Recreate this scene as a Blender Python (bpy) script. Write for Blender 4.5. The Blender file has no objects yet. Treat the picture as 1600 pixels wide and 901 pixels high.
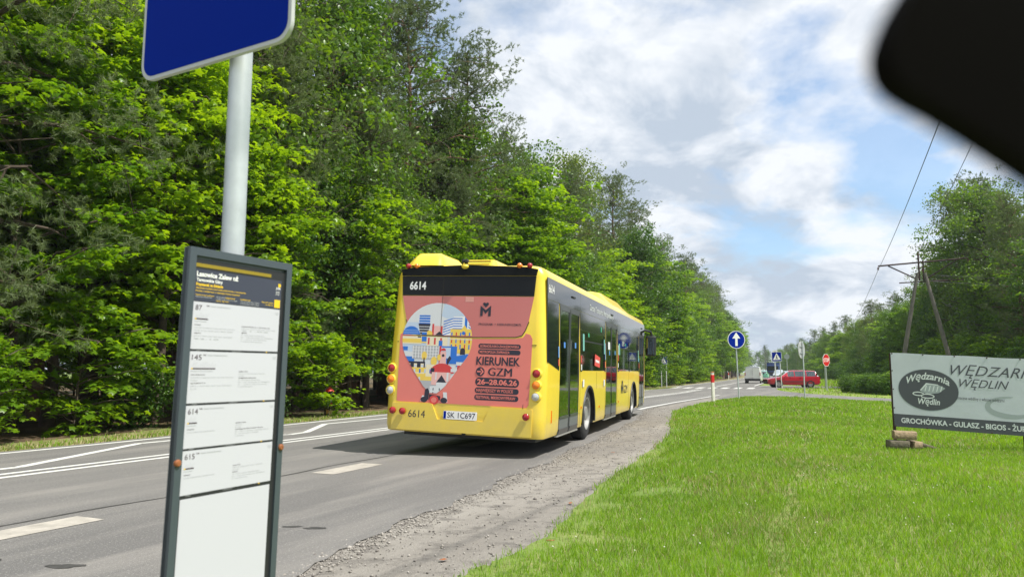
import bpy, math, random
import numpy as np
from mathutils import Vector, Matrix
PI = math.pi
random.seed(7); RNG = np.random.default_rng(11)
scene = bpy.context.scene
COL = scene.collection

# ------------------------------------------------------------------ camera, sky, sun, exposure
CAM_H, PITCH, FPX = 1.2243, 0.1131, 1150.0
cam = bpy.data.objects.new('camera', bpy.data.cameras.new('camera')); COL.objects.link(cam)
cam.location = (0, 0, CAM_H); cam.rotation_euler = (PI/2 + PITCH, 0, 0)
cam.data.sensor_width = 36; cam.data.lens = FPX/1600*36
cam.data.clip_start = 0.02; cam.data.clip_end = 4000
cam.data.dof.use_dof = True; cam.data.dof.focus_distance = 18; cam.data.dof.aperture_fstop = 6.4
scene.camera = cam

SUN_EL = math.radians(58); SUN_AZ = math.atan2(.88, -.47)      # azimuth clockwise from +Y
sun = bpy.data.objects.new('sun', bpy.data.lights.new('sun', 'SUN')); COL.objects.link(sun)
sun.data.energy = 4.4; sun.data.angle = math.radians(.55); sun.data.color = (1, .955, .88)
sd = Vector((math.sin(SUN_AZ)*math.cos(SUN_EL), math.cos(SUN_AZ)*math.cos(SUN_EL), math.sin(SUN_EL)))
sun.rotation_euler = sd.to_track_quat('Z', 'Y').to_euler()

world = bpy.data.worlds.new('World'); scene.world = world; world.use_nodes = True
def build_world():
    nt = world.node_tree; N = nt.nodes; Lk = nt.links
    for n in list(N): N.remove(n)
    out = N.new('ShaderNodeOutputWorld'); bg = N.new('ShaderNodeBackground'); bg.inputs[1].default_value = .1
    sky = N.new('ShaderNodeTexSky'); sky.sky_type = 'NISHITA'; sky.sun_disc = False
    sky.sun_elevation = SUN_EL; sky.sun_rotation = SUN_AZ; sky.air_density = 1.0; sky.dust_density = .6; sky.ozone_density = 1.3
    tc = N.new('ShaderNodeTexCoord'); sep = N.new('ShaderNodeSeparateXYZ'); Lk.new(tc.outputs['Generated'], sep.inputs[0])
    def math_(op, a, b=None, c=None, clamp=False):
        m = N.new('ShaderNodeMath'); m.operation = op; m.use_clamp = clamp
        for i, v in enumerate((a, b, c)):
            if v is None: continue
            if isinstance(v, (int, float)): m.inputs[i].default_value = v
            else: Lk.new(v, m.inputs[i])
        return m.outputs[0]
    zz = math_('ADD', math_('MAXIMUM', sep.outputs[2], 0.0), .34)
    cx = math_('DIVIDE', sep.outputs[0], zz); cy = math_('DIVIDE', sep.outputs[1], zz)
    cmb = N.new('ShaderNodeCombineXYZ'); Lk.new(cx, cmb.inputs[0]); Lk.new(cy, cmb.inputs[1])
    def noise(scale, detail, rough, off, dist=0.0):
        mp = N.new('ShaderNodeMapping'); mp.inputs['Location'].default_value = off; Lk.new(cmb.outputs[0], mp.inputs[0])
        n = N.new('ShaderNodeTexNoise'); n.inputs['Scale'].default_value = scale; n.inputs['Detail'].default_value = detail
        n.inputs['Roughness'].default_value = rough; n.inputs['Distortion'].default_value = dist
        Lk.new(mp.outputs[0], n.inputs['Vector']); return n.outputs['Fac']
    big = noise(2.1, 9, .55, (3.2, 1.7, 0), .25)
    small = noise(7.5, 8, .60, (8.1, 2.2, 0), .15)
    # holes of clear sky in the cloud deck (directions towards which the deck is thin)
    hole = None
    for (px, py, rad, amt) in HOLES:
        d = Vector(((px-800)/FPX, math.cos(PITCH)+(py-450.5)/FPX*math.sin(PITCH), math.sin(PITCH)-(py-450.5)/FPX*math.cos(PITCH))).normalized()
        dn = N.new('ShaderNodeVectorMath'); dn.operation = 'DISTANCE'; Lk.new(tc.outputs['Generated'], dn.inputs[0]); dn.inputs[1].default_value = d
        v = math_('MULTIPLY', math_('SUBTRACT', 1.0, math_('DIVIDE', dn.outputs['Value'], rad), clamp=True), amt)
        hole = v if hole is None else math_('ADD', hole, v)
    dens = math_('SUBTRACT', math_('ADD', math_('MULTIPLY', big, .72), math_('MULTIPLY', small, .34)), hole)
    ramp = N.new('ShaderNodeValToRGB'); ramp.color_ramp.elements[0].position = .36; ramp.color_ramp.elements[0].color = (.22,.22,.22,1)
    ramp.color_ramp.elements[1].position = .50; ramp.color_ramp.elements[1].color = (1,1,1,1); Lk.new(dens, ramp.inputs[0])
    shade = noise(3.6, 7, .6, (1.2, 5.4, 2), .3)
    r2 = N.new('ShaderNodeValToRGB')
    r2.color_ramp.elements[0].position = .39; r2.color_ramp.elements[0].color = (3.8, 4.4, 5.2, 1)
    r2.color_ramp.elements[1].position = .57; r2.color_ramp.elements[1].color = (6.6, 6.85, 7.2, 1)
    for (px, py, rad, amt) in [(1190,80,.14,.10),(1100,175,.10,-.07),(960,430,.25,-.06),(1150,390,.20,-.07),(960,40,.22,-.07),(850,150,.20,.06),(1420,270,.12,.07),(1300,460,.2,.05)]:
        d = Vector(((px-800)/FPX, math.cos(PITCH)+(py-450.5)/FPX*math.sin(PITCH), math.sin(PITCH)-(py-450.5)/FPX*math.cos(PITCH))).normalized()
        dn = N.new('ShaderNodeVectorMath'); dn.operation = 'DISTANCE'; Lk.new(tc.outputs['Generated'], dn.inputs[0]); dn.inputs[1].default_value = d
        shade = math_('ADD', shade, math_('MULTIPLY', math_('SUBTRACT', 1.0, math_('DIVIDE', dn.outputs['Value'], rad), clamp=True), amt))
    Lk.new(shade, r2.inputs[0])
    mix = N.new('ShaderNodeMix'); mix.data_type = 'RGBA'
    tint = N.new('ShaderNodeMix'); tint.data_type = 'RGBA'; tint.blend_type = 'MULTIPLY'; tint.inputs[0].default_value = 1
    Lk.new(sky.outputs[0], tint.inputs[6]); tint.inputs[7].default_value = (1.15, 1.3, 1.35, 1)
    Lk.new(ramp.outputs[0], mix.inputs[0]); Lk.new(tint.outputs[2], mix.inputs[6]); Lk.new(r2.outputs[0], mix.inputs[7])
    Lk.new(mix.outputs[2], bg.inputs[0]); Lk.new(bg.outputs[0], out.inputs[0])
HOLES = [(1150,30,.07,.09),(1240,60,.05,.08),(1420,330,.05,.06),(1225,150,.10,.12),(1210,90,.06,.07),(1370,235,.08,.12),(1330,110,.06,.06),(1040,95,.05,.06),(1290,25,.05,.06),
         (1120,330,.12,.07),(1190,385,.10,.05),(1370,240,.05,.1),(400,110,.1,.25),(1430,330,.05,.08)]
build_world()
vs = scene.view_settings
vs.view_transform = 'Standard'; vs.look = 'None'; vs.exposure = .55; vs.gamma = 1; vs.use_curve_mapping = False
scene.render.engine = 'CYCLES'
cy = scene.cycles
cy.use_denoising = True; cy.max_bounces = 7; cy.diffuse_bounces = 3; cy.glossy_bounces = 3; cy.transmission_bounces = 4
cy.transparent_max_bounces = 8; cy.caustics_reflective = False; cy.caustics_refractive = False; cy.sample_clamp_indirect = 6
try: cy.denoiser = 'OPENIMAGEDENOISE'
except Exception: pass

# ------------------------------------------------------------------ materials
MATS = {}
def mat(name, color, rough=.6, metal=0.0, spec=.5, var=0.0, vscale=8.0, bump=0.0, bscale=60.0, coat=0.0, dark=None, emit=None):
    if name in MATS: return MATS[name]
    m = bpy.data.materials.new(name); MATS[name] = m; m.use_nodes = True
    nt = m.node_tree; b = nt.nodes['Principled BSDF']
    b.inputs['Base Color'].default_value = (*color, 1); b.inputs['Roughness'].default_value = rough
    b.inputs['Metallic'].default_value = metal; b.inputs['Specular IOR Level'].default_value = spec
    b.inputs['Coat Weight'].default_value = coat; b.inputs['Coat Roughness'].default_value = .06
    tc = nt.nodes.new('ShaderNodeTexCoord')
    if var:
        n = nt.nodes.new('ShaderNodeTexNoise'); n.inputs['Scale'].default_value = vscale; n.inputs['Detail'].default_value = 6
        n.inputs['Roughness'].default_value = .65
        nt.links.new(tc.outputs['Object'], n.inputs['Vector'])
        r = nt.nodes.new('ShaderNodeValToRGB'); r.color_ramp.elements[0].position = .3; r.color_ramp.elements[1].position = .7
        d = dark or tuple(c*(1-var) for c in color)
        r.color_ramp.elements[0].color = (*d, 1); r.color_ramp.elements[1].color = (*[min(1, c*(1+var*.5)) for c in color], 1)
        nt.links.new(n.outputs['Fac'], r.inputs[0]); nt.links.new(r.outputs[0], b.inputs['Base Color'])
        mr = nt.nodes.new('ShaderNodeMapRange'); mr.inputs[3].default_value = rough*.85; mr.inputs[4].default_value = min(1, rough*1.2)
        nt.links.new(n.outputs['Fac'], mr.inputs[0]); nt.links.new(mr.outputs[0], b.inputs['Roughness'])
    if bump:
        n2 = nt.nodes.new('ShaderNodeTexNoise'); n2.inputs['Scale'].default_value = bscale; n2.inputs['Detail'].default_value = 5
        nt.links.new(tc.outputs['Object'], n2.inputs['Vector'])
        bp = nt.nodes.new('ShaderNodeBump'); bp.inputs['Strength'].default_value = bump; bp.inputs['Distance'].default_value = .02
        nt.links.new(n2.outputs['Fac'], bp.inputs['Height']); nt.links.new(bp.outputs[0], b.inputs['Normal'])
    if emit: b.inputs['Emission Color'].default_value = (*emit, 1); b.inputs['Emission Strength'].default_value = 1
    return m

def leaf_mat(name, c1, c2, trans=.45, gloss=.35, tcol=None):
    m = bpy.data.materials.new(name); MATS[name] = m; m.use_nodes = True
    nt = m.node_tree; N = nt.nodes; L = nt.links; b = N['Principled BSDF']; out = N['Material Output']
    geo = N.new('ShaderNodeNewGeometry'); oi = N.new('ShaderNodeObjectInfo')
    tc = N.new('ShaderNodeTexCoord'); n = N.new('ShaderNodeTexNoise'); n.inputs['Scale'].default_value = .9; n.inputs['Detail'].default_value = 2
    L.new(tc.outputs['Object'], n.inputs['Vector'])
    a = N.new('ShaderNodeMath'); a.operation = 'MULTIPLY'; a.inputs[1].default_value = .5; L.new(geo.outputs['Random Per Island'], a.inputs[0])
    a2 = N.new('ShaderNodeMath'); a2.operation = 'MULTIPLY_ADD'; a2.inputs[1].default_value = .7; L.new(n.outputs['Fac'], a2.inputs[0]); L.new(a.outputs[0], a2.inputs[2])
    a3 = N.new('ShaderNodeMath'); a3.operation = 'MULTIPLY_ADD'; a3.inputs[1].default_value = .5; L.new(oi.outputs['Random'], a3.inputs[0]); L.new(a2.outputs[0], a3.inputs[2])
    a4 = N.new('ShaderNodeMath'); a4.operation = 'SUBTRACT'; a4.inputs[1].default_value = .35; a4.use_clamp = True; L.new(a3.outputs[0], a4.inputs[0])
    mx = N.new('ShaderNodeMix'); mx.data_type = 'RGBA'; mx.inputs[6].default_value = (*c1, 1); mx.inputs[7].default_value = (*c2, 1)
    L.new(a4.outputs[0], mx.inputs[0]); L.new(mx.outputs[2], b.inputs['Base Color'])
    b.inputs['Roughness'].default_value = gloss; b.inputs['Specular IOR Level'].default_value = .4
    tr = N.new('ShaderNodeBsdfTranslucent'); t2 = N.new('ShaderNodeMix'); t2.data_type = 'RGBA'; t2.blend_type = 'MULTIPLY'; t2.inputs[0].default_value = 1
    L.new(mx.outputs[2], t2.inputs[6]); t2.inputs[7].default_value = (*(tcol or (1.9, 1.7, .5)), 1); L.new(t2.outputs[2], tr.inputs[0])
    ms = N.new('ShaderNodeMixShader'); ms.inputs[0].default_value = trans
    L.new(b.outputs[0], ms.inputs[1]); L.new(tr.outputs[0], ms.inputs[2]); L.new(ms.outputs[0], out.inputs[0])
    return m

def glass_mat(name, tint, refl=.12):
    m = bpy.data.materials.new(name); MATS[name] = m; m.use_nodes = True
    nt = m.node_tree; N = nt.nodes; L = nt.links; out = N['Material Output']; N.remove(N['Principled BSDF'])
    t = N.new('ShaderNodeBsdfTransparent'); t.inputs[0].default_value = (*tint, 1)
    g = N.new('ShaderNodeBsdfGlossy'); g.inputs['Roughness'].default_value = .03; g.inputs[0].default_value = (.9, .95, .93, 1)
    fr = N.new('ShaderNodeFresnel'); fr.inputs[0].default_value = 1.6
    ad = N.new('ShaderNodeMath'); ad.operation = 'ADD'; ad.inputs[1].default_value = refl; ad.use_clamp = True; L.new(fr.outputs[0], ad.inputs[0])
    ms = N.new('ShaderNodeMixShader'); L.new(ad.outputs[0], ms.inputs[0]); L.new(t.outputs[0], ms.inputs[1]); L.new(g.outputs[0], ms.inputs[2])
    L.new(ms.outputs[0], out.inputs[0]); return m

YEL = mat('bus_yellow_paint', (.84, .62, .045), .32, coat=.5, var=.07, vscale=1.3, bump=.015, bscale=3)
def add_dust(m, z0, z1, col, amt):
    nt = m.node_tree; N = nt.nodes; L = nt.links; b = N['Principled BSDF']; src = b.inputs['Base Color'].links[0].from_socket
    tc = N.new('ShaderNodeTexCoord'); sp = N.new('ShaderNodeSeparateXYZ'); L.new(tc.outputs['Object'], sp.inputs[0])
    mr = N.new('ShaderNodeMapRange'); mr.inputs[1].default_value = z0; mr.inputs[2].default_value = z1; mr.inputs[3].default_value = amt; mr.inputs[4].default_value = 0; L.new(sp.outputs[2], mr.inputs[0])
    n = N.new('ShaderNodeTexNoise'); n.inputs['Scale'].default_value = 5; n.inputs['Detail'].default_value = 8; L.new(tc.outputs['Object'], n.inputs['Vector'])
    mu = N.new('ShaderNodeMath'); mu.operation = 'MULTIPLY'; mu.use_clamp = True; L.new(mr.outputs[0], mu.inputs[0]); L.new(n.outputs['Fac'], mu.inputs[1])
    mx = N.new('ShaderNodeMix'); mx.data_type = 'RGBA'; L.new(mu.outputs[0], mx.inputs[0]); L.new(src, mx.inputs[6]); mx.inputs[7].default_value = (*col, 1); L.new(mx.outputs[2], b.inputs['Base Color'])
add_dust(YEL, .3, 1.1, (.32, .27, .18), .55)
BLK = mat('black_gloss_panel', (.012, .016, .016), .05, spec=.6)
BLKM = mat('black_plastic', (.018, .019, .021), .5)
RUB = mat('tyre_rubber', (.022, .022, .023), .85, var=.4, vscale=20)
RIM = mat('steel_rim', (.34, .34, .33), .5, metal=.4, var=.3, vscale=14)
GREYM = mat('grey_frame_metal', (.16, .17, .18), .45, metal=.3)
INT = mat('bus_interior_grey', (.10, .11, .11), .8)
REDL = mat('red_lens', (.33, .008, .012), .15, coat=.6)
AMBL = mat('amber_lens', (.85, .22, .01), .15, coat=.6)
CLRL = mat('clear_lens', (.55, .56, .55), .12, metal=.3, coat=.6)
PINK = mat('advert_coral', (.74, .20, .165), .38, var=.04, vscale=2)
PINKD = mat('advert_coral_on_glass', (.56, .15, .13), .12, coat=.7)
INK = mat('dark_print', (.022, .022, .04), .5)
WHT = mat('white_print', (.80, .80, .80), .5)
SKYB = mat('print_pale_blue', (.50, .60, .74), .4); BLU = mat('print_blue', (.02, .16, .60), .4)
CREAM = mat('print_cream', (.78, .70, .50), .4); PYEL = mat('print_yellow', (.82, .58, .10), .4); PRED = mat('print_red', (.62, .05, .05), .4)
PGRY = mat('print_grey', (.42, .43, .45), .4); PLG = mat('print_light_grey', (.66, .68, .70), .4); PPNK = mat('print_pale_pink', (.78, .45, .42), .4)
GLASS = glass_mat('tinted_glass', (.30, .36, .34), .10)
GLASSD = glass_mat('door_glass', (.14, .19, .17), .12)
CGLASS = glass_mat('car_glass', (.25, .30, .30), .15)
WHITEP = mat('road_paint', (.62, .62, .59), .75, var=.22, vscale=9)
GALV = mat('galvanised_steel', (.52, .56, .58), .42, metal=.35, var=.12, vscale=14)
SIGNB = mat('sign_blue', (.0, .018, .27), .6, spec=.04)
SIGNW = mat('sign_white', (.82, .82, .80), .4); SIGNR = mat('sign_red', (.60, .02, .02), .35)
ANTH = mat('anthracite_frame', (.055, .072, .085), .38, coat=.15, var=.06)
PAPER = mat('timetable_paper', (.515, .515, .57), .4, coat=.3)
HDR = mat('timetable_header', (.035, .04, .065), .4, coat=.3)
TTY = mat('timetable_yellow', (.80, .52, .02), .5); TTD = mat('timetable_dark_print', (.055, .035, .045), .5); TTG = mat('timetable_grey_print', (.38, .39, .41), .5)
TTO = mat('dim_yellow_strip', (.26, .19, .01), .5)
RUST = mat('rusty_bolt', (.30, .10, .03), .7, var=.4, vscale=90)
BARK = mat('dark_bark', (.085, .062, .045), .95, var=.5, vscale=9, bump=.8, bscale=22)
PBARK = mat('pine_bark', (.20, .11, .065), .95, var=.55, vscale=6, bump=.8, bscale=16, dark=(.07, .05, .038))
BIRB = mat('birch_bark', (.42, .40, .36), .85, var=.75, vscale=5, dark=(.06, .055, .05))
CONC = mat('weathered_concrete', (.17, .155, .135), .95, var=.3, vscale=5, bump=.4, bscale=30)
RUSTS = mat('rusted_steel', (.055, .030, .026), .85, var=.4, vscale=9)
BRK = mat('sandy_block', (.30, .225, .135), .95, var=.4, vscale=14, bump=.7, bscale=40)
BRKD = mat('mossy_block', (.15, .13, .09), .95, var=.5, vscale=14, bump=.7, bscale=40)
BANNER = mat('banner_vinyl', (.51, .555, .60), .55, var=.06, vscale=3, bump=.15, bscale=6)
BANG = mat('banner_charcoal', (.065, .072, .085), .6); BTXT = mat('banner_pale_text', (.62, .67, .67), .6); BGREY = mat('banner_grey_smoke', (.32, .37, .38), .6)
LEAF_MAPLE = leaf_mat('maple_leaf', (.078, .185, .010), (.225, .360, .012), .54)
LEAF_OAK = leaf_mat('oak_leaf', (.060, .140, .016), (.135, .235, .020), .48)
LEAF_DARK = leaf_mat('hornbeam_leaf', (.045, .115, .016), (.095, .190, .022), .45)
NEEDLE = leaf_mat('pine_needle', (.085, .130, .050), (.165, .215, .090), .35, .5, (1.4, 1.4, .6))
BIRCHL = leaf_mat('birch_leaf', (.085, .140, .030), (.15, .215, .045), .45)

# ------------------------------------------------------------------ mesh helpers
class MB:
    def __init__(s): s.v = []; s.f = []; s.m = []; s.mats = []
    def mi(s, m):
        if m not in s.mats: s.mats.append(m)
        return s.mats.index(m)
    def poly(s, pts, m):
        i = len(s.v); s.v += [tuple(p) for p in pts]; s.f.append(tuple(range(i, i+len(pts)))); s.m.append(s.mi(m)); return s
    def add(s, vs_, fs, m, M=None):
        i = len(s.v); s.v += [tuple(M @ Vector(p)) if M else tuple(p) for p in vs_]
        k = s.mi(m); s.f += [tuple(i+j for j in f) for f in fs]; s.m += [k]*len(fs); return s
    def box(s, c, d, m, M=None):
        x, y, z = c; a, b, e = d[0]/2, d[1]/2, d[2]/2
        vs_ = [(x+i*a, y+j*b, z+k*e) for k in (-1, 1) for j in (-1, 1) for i in (-1, 1)]
        return s.add(vs_, [(0,2,3,1),(4,5,7,6),(0,1,5,4),(2,6,7,3),(0,4,6,2),(1,3,7,5)], m, M)
    def bbox(s, lo, hi, m, M=None): return s.box([(a+b)/2 for a, b in zip(lo, hi)], [b-a for a, b in zip(lo, hi)], m, M)
    def rbox(s, c, d, r, m, M=None, n=3, ax=2):
        """box with rounded vertical (axis ax) edges and a small top/bottom chamfer"""
        o = [0, 1, 2]; o.remove(ax); a, b = d[o[0]]/2, d[o[1]]/2; h = d[ax]/2; r = min(r, a*.99, b*.99); ch = min(r*.5, h*.6)
        pl = []
        for q, (sx, sy) in enumerate(((1,1),(-1,1),(-1,-1),(1,-1))):
            for k in range(n+1):
                t = PI/2*(q+k/n); pl.append((sx*(a-r)+r*math.cos(t), sy*(b-r)+r*math.sin(t)))
        rings = []
        for hh, ins in ((-h, ch), (-h+ch, 0), (h-ch, 0), (h, ch)):
            rings.append([((p[0])*(1-ins/a), (p[1])*(1-ins/b), hh) for p in pl])
        vs_ = []
        for R in rings:
            for p in R:
                w = [0, 0, 0]; w[o[0]] = p[0]; w[o[1]] = p[1]; w[ax] = p[2]; vs_.append((w[0]+c[0], w[1]+c[1], w[2]+c[2]))
        k = len(pl); fs = [(i*k+j, i*k+(j+1) % k, (i+1)*k+(j+1) % k, (i+1)*k+j) for i in range(3) for j in range(k)]
        fs += [tuple(range(k-1, -1, -1)), tuple(range(3*k, 4*k))]
        return s.add(vs_, fs, m, M)
    def tube(s, pts, rad, m, n=8, cap=True):
        pts = [Vector(p) for p in pts]; rads = rad if isinstance(rad, (list, tuple)) else [rad]*len(pts)
        vs_ = []; prev = None
        for i, p in enumerate(pts):
            t = (pts[min(i+1, len(pts)-1)]-pts[max(i-1, 0)]).normalized()
            ref = prev if prev is not None else (Vector((0,0,1)) if abs(t.z) < .9 else Vector((1,0,0)))
            u = t.cross(ref).normalized() if prev is None else (ref - t*ref.dot(t)).normalized()
            prev = u; w = t.cross(u)
            for k in range(n):
                a = 2*PI*k/n; vs_.append(p+(u*math.cos(a)+w*math.sin(a))*rads[i])
        fs = [(i*n+k, i*n+(k+1) % n, (i+1)*n+(k+1) % n, (i+1)*n+k) for i in range(len(pts)-1) for k in range(n)]
        if cap: fs += [tuple(range(n-1, -1, -1)), tuple(range((len(pts)-1)*n, len(pts)*n))]
        return s.add(vs_, fs, m)
    def lathe(s, prof, m, M=None, n=28):
        """prof: list of (radius, height) about z"""
        vs_ = []; fs = []
        for r, h in prof:
            for k in range(n): a = 2*PI*k/n; vs_.append((r*math.cos(a), r*math.sin(a), h))
        for i in range(len(prof)-1):
            for k in range(n): fs.append((i*n+k, i*n+(k+1) % n, (i+1)*n+(k+1) % n, (i+1)*n+k))
        return s.add(vs_, fs, m, M)
    def ball(s, c, r, m, n=10, sc=(1,1,1)):
        prof = [(max(1e-4, math.sin(PI*i/n))*r, -math.cos(PI*i/n)*r) for i in range(n+1)]
        return s.lathe(prof, m, Matrix.Translation(c) @ Matrix.Diagonal((*sc, 1)), n=n+4)
    def prism(s, pts2, h0, h1, m, fr, side=None):
        """2-D outline extruded; fr(x,y,h)->3-D"""
        n = len(pts2); a = [fr(x, y, h0) for x, y in pts2]; b = [fr(x, y, h1) for x, y in pts2]
        s.add(a+b, [tuple(range(n-1, -1, -1)), tuple(range(n, 2*n))], m)
        s.add(a+b, [(k, (k+1) % n, n+(k+1) % n, n+k) for k in range(n)], side or m); return s
    def build(s, name, parent=None, smooth=35, **tags):
        me = bpy.data.meshes.new(name); me.from_pydata(s.v, [], s.f)
        for m in s.mats: me.materials.append(m)
        me.polygons.foreach_set('material_index', s.m); me.update()
        if smooth:
            me.shade_smooth(); me.set_sharp_from_angle(angle=math.radians(smooth))
        o = bpy.data.objects.new(name, me); COL.objects.link(o); o.parent = parent
        for k, v in tags.items(): o['kind' if k == 'kind' else k] = v
        return o

def empty(name, loc=(0,0,0), rot=(0,0,0), label=None, cat=None, group=None, scale=1.0):
    o = bpy.data.objects.new(name, None); COL.objects.link(o); o.location = loc; o.rotation_euler = rot; o.empty_display_size = .2
    o.scale = (scale,)*3
    if label: o['label'] = label
    if cat: o['category'] = cat
    if group: o['group'] = group
    return o
def np_mesh(name, V, F, mats, mi=None, smooth=False):
    me = bpy.data.meshes.new(name); k = F.shape[1]
    me.vertices.add(len(V)); me.vertices.foreach_set('co', V.astype(np.float32).ravel())
    me.loops.add(F.size); me.loops.foreach_set('vertex_index', F.astype(np.int32).ravel())
    me.polygons.add(len(F)); me.polygons.foreach_set('loop_start', np.arange(0, F.size, k, dtype=np.int32))
    me.polygons.foreach_set('loop_total', np.full(len(F), k, dtype=np.int32))
    for m in mats: me.materials.append(m)
    if mi is not None: me.polygons.foreach_set('material_index', mi.astype(np.int32))
    me.update(calc_edges=True); me.validate()
    if smooth: me.shade_smooth()
    return me
def copy_tree(o, parent=None):
    c = o.copy(); COL.objects.link(c); c.parent = parent
    for ch in list(o.children): copy_tree(ch, c)
    return c

_TC = {}
def text_geo(body, shear=0.0, bold=0.0, spacing=1.0):
    key = (body, shear, bold, spacing)
    if key in _TC: return _TC[key]
    cu = bpy.data.curves.new('txt', 'FONT'); cu.body = body; cu.size = 1; cu.shear = shear; cu.offset = bold; cu.space_character = spacing
    cu.resolution_u = 3; cu.fill_mode = 'FRONT'
    o = bpy.data.objects.new('txt', cu); COL.objects.link(o)
    dg = bpy.context.evaluated_depsgraph_get(); me = bpy.data.meshes.new_from_object(o.evaluated_get(dg))
    vs_ = [tuple(v.co) for v in me.vertices]; fs = [tuple(p.vertices) for p in me.polygons]
    bpy.data.objects.remove(o); bpy.data.curves.remove(cu); bpy.data.meshes.remove(me)
    _TC[key] = (vs_, fs); return _TC[key]
_capv = text_geo('H')[0]; CAP = max(v[1] for v in _capv) if _capv else .7
def put_text(mb, body, m, fr, x, y, cap, width=None, off=0.0, shear=0.0, bold=0.0, spacing=1.0, arc=None):
    """lay flat letters on a surface frame fr(x,y,h); left end x, baseline y, capital height cap"""
    acc = [i for i, ch in enumerate(body) if ch in 'ÓŃŚĆŹ']; plain = body.translate(str.maketrans('ÓŃŚĆŹ', 'ONSCZ'))
    vs_, fs = text_geo(plain, shear, bold, spacing)
    if not vs_: return
    vs_, fs = list(vs_), list(fs)
    for i in acc:      # acute accent drawn over the plain capital
        g = text_geo(plain[i], shear, bold, spacing)[0]; wch = max(v[0] for v in g)-min(v[0] for v in g)
        xe = max(v[0] for v in text_geo(plain[:i+1], shear, bold, spacing)[0]); xc = xe-wch*.5; k0 = len(vs_)
        vs_ += [(xc-.05, CAP*1.10, 0), (xc+.05, CAP*1.10, 0), (xc+.17, CAP*1.34, 0), (xc+.03, CAP*1.34, 0)]; fs.append((k0, k0+1, k0+2, k0+3))
    x0 = min(v[0] for v in vs_); x1 = max(v[0] for v in vs_); k = cap/CAP
    kx = k if width is None else width/(x1-x0)
    out = []
    for v in vs_:
        px, py = (v[0]-x0)*kx, v[1]*k
        if arc:   # bow the line of text: arc = rise at mid width
            t = px/((x1-x0)*kx)*2-1; py += arc*(1-t*t)
        out.append(fr(x+px, y+py, off))
    mb.add(out, fs, m)

# ------------------------------------------------------------------ road frame: T along the road, S across (to the right)
TX, TY, NX, NY = .4147, .91, .91, -.4147
def shift(T):
    return float(np.interp(T, [45, 62, 106, 143, 200, 300, 500], [0, -1.1, -3.8, -6.2, -11.5, -24, -60]))
def rp(T, S, z=0.0):
    S += shift(T); return (T*TX+S*NX, T*TY+S*NY, z)
def far_edge(T): return float(np.interp(T, [-30, 9, 18, 40, 300], [-11.75, -11.75, -12.3, -12.35, -12.35]))
NEAR = [(-40,-1.2),(-5,-2.55),(0,-2.85),(3.6,-3.17),(6.1,-3.46),(8,-3.67),(11.5,-4.09),(15.3,-4.59),(19,-5.1),(22.1,-5.75),(24.5,-6.25),(30,-6.33),(42,-6.2),(60,-6.0),(300,-6.0),(500,-6)]
def near_edge(T): return float(np.interp(T, [a for a, b in NEAR], [b for a, b in NEAR]))

def ground_mat(name, cols, scales, rough=.9, bump=.5, bscale=120, bump2=0.0, streak=None):
    """layers of procedural noise between several ground colours"""
    m = bpy.data.materials.new(name); MATS[name] = m; m.use_nodes = True
    nt = m.node_tree; N = nt.nodes; L = nt.links; b = N['Principled BSDF']; b.inputs['Roughness'].default_value = rough; b.inputs['Specular IOR Level'].default_value = .25
    tc = N.new('ShaderNodeTexCoord'); cur = None
    for i, (c, (sc, lo, hi)) in enumerate(zip(cols[1:], scales)):
        n = N.new('ShaderNodeTexNoise'); n.inputs['Scale'].default_value = sc; n.inputs['Detail'].default_value = 6; n.inputs['Roughness'].default_value = .65
        if streak and i in streak:
            mp = N.new('ShaderNodeMapping'); mp.vector_type = 'TEXTURE'; mp.inputs['Rotation'].default_value = (0, 0, -math.atan2(TX, TY)); mp.inputs['Scale'].default_value = (1, 9, 1)
            L.new(tc.outputs['Object'], mp.inputs[0]); L.new(mp.outputs[0], n.inputs['Vector'])
        else: L.new(tc.outputs['Object'], n.inputs['Vector'])
        r = N.new('ShaderNodeMapRange'); r.inputs[1].default_value = lo; r.inputs[2].default_value = hi; r.clamp = True; L.new(n.outputs['Fac'], r.inputs[0])
        mx = N.new('ShaderNodeMix'); mx.data_type = 'RGBA'; L.new(r.outputs[0], mx.inputs[0])
        if cur is None: mx.inputs[6].default_value = (*cols[0], 1)
        else: L.new(cur, mx.inputs[6])
        mx.inputs[7].default_value = (*c, 1); cur = mx.outputs[2]
    L.new(cur, b.inputs['Base Color'])
    n2 = N.new('ShaderNodeTexNoise'); n2.inputs['Scale'].default_value = bscale; n2.inputs['Detail'].default_value = 4; L.new(tc.outputs['Object'], n2.inputs['Vector'])
    bp = N.new('ShaderNodeBump'); bp.inputs['Strength'].default_value = bump; bp.inputs['Distance'].default_value = .01; L.new(n2.outputs['Fac'], bp.inputs['Height'])
    L.new(bp.outputs[0], b.inputs['Normal']); return m
ASPH = ground_mat('asphalt', [(.185,.178,.168),(.14,.136,.131),(.225,.214,.198),(.31,.30,.285),(.10,.097,.093)],
                  [(.5,.38,.60),(1.4,.48,.66),(55,.55,.66),(80,.58,.68)], .82, .8, 120, streak=(0,1))
GRAV = ground_mat('gravel_shoulder', [(.205,.19,.168),(.275,.257,.228),(.135,.125,.112),(.35,.33,.30),(.09,.084,.075)],
                  [(1.1,.4,.62),(4.5,.50,.66),(60,.60,.68),(48,.62,.70)], .95, .9, 70, streak=(0,))
LAWN = ground_mat('lawn_soil', [(.13,.20,.04),(.19,.23,.065),(.28,.26,.12),(.10,.15,.03)], [(.5,.4,.6),(1.6,.60,.72),(9,.5,.65)], .95, .8, 40)
FIELD = ground_mat('field_grass', [(.16,.25,.040),(.21,.27,.06),(.30,.27,.12),(.11,.18,.03)], [(.08,.35,.65),(.45,.52,.7),(2.5,.5,.7)], .95, 1, 12)
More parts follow.
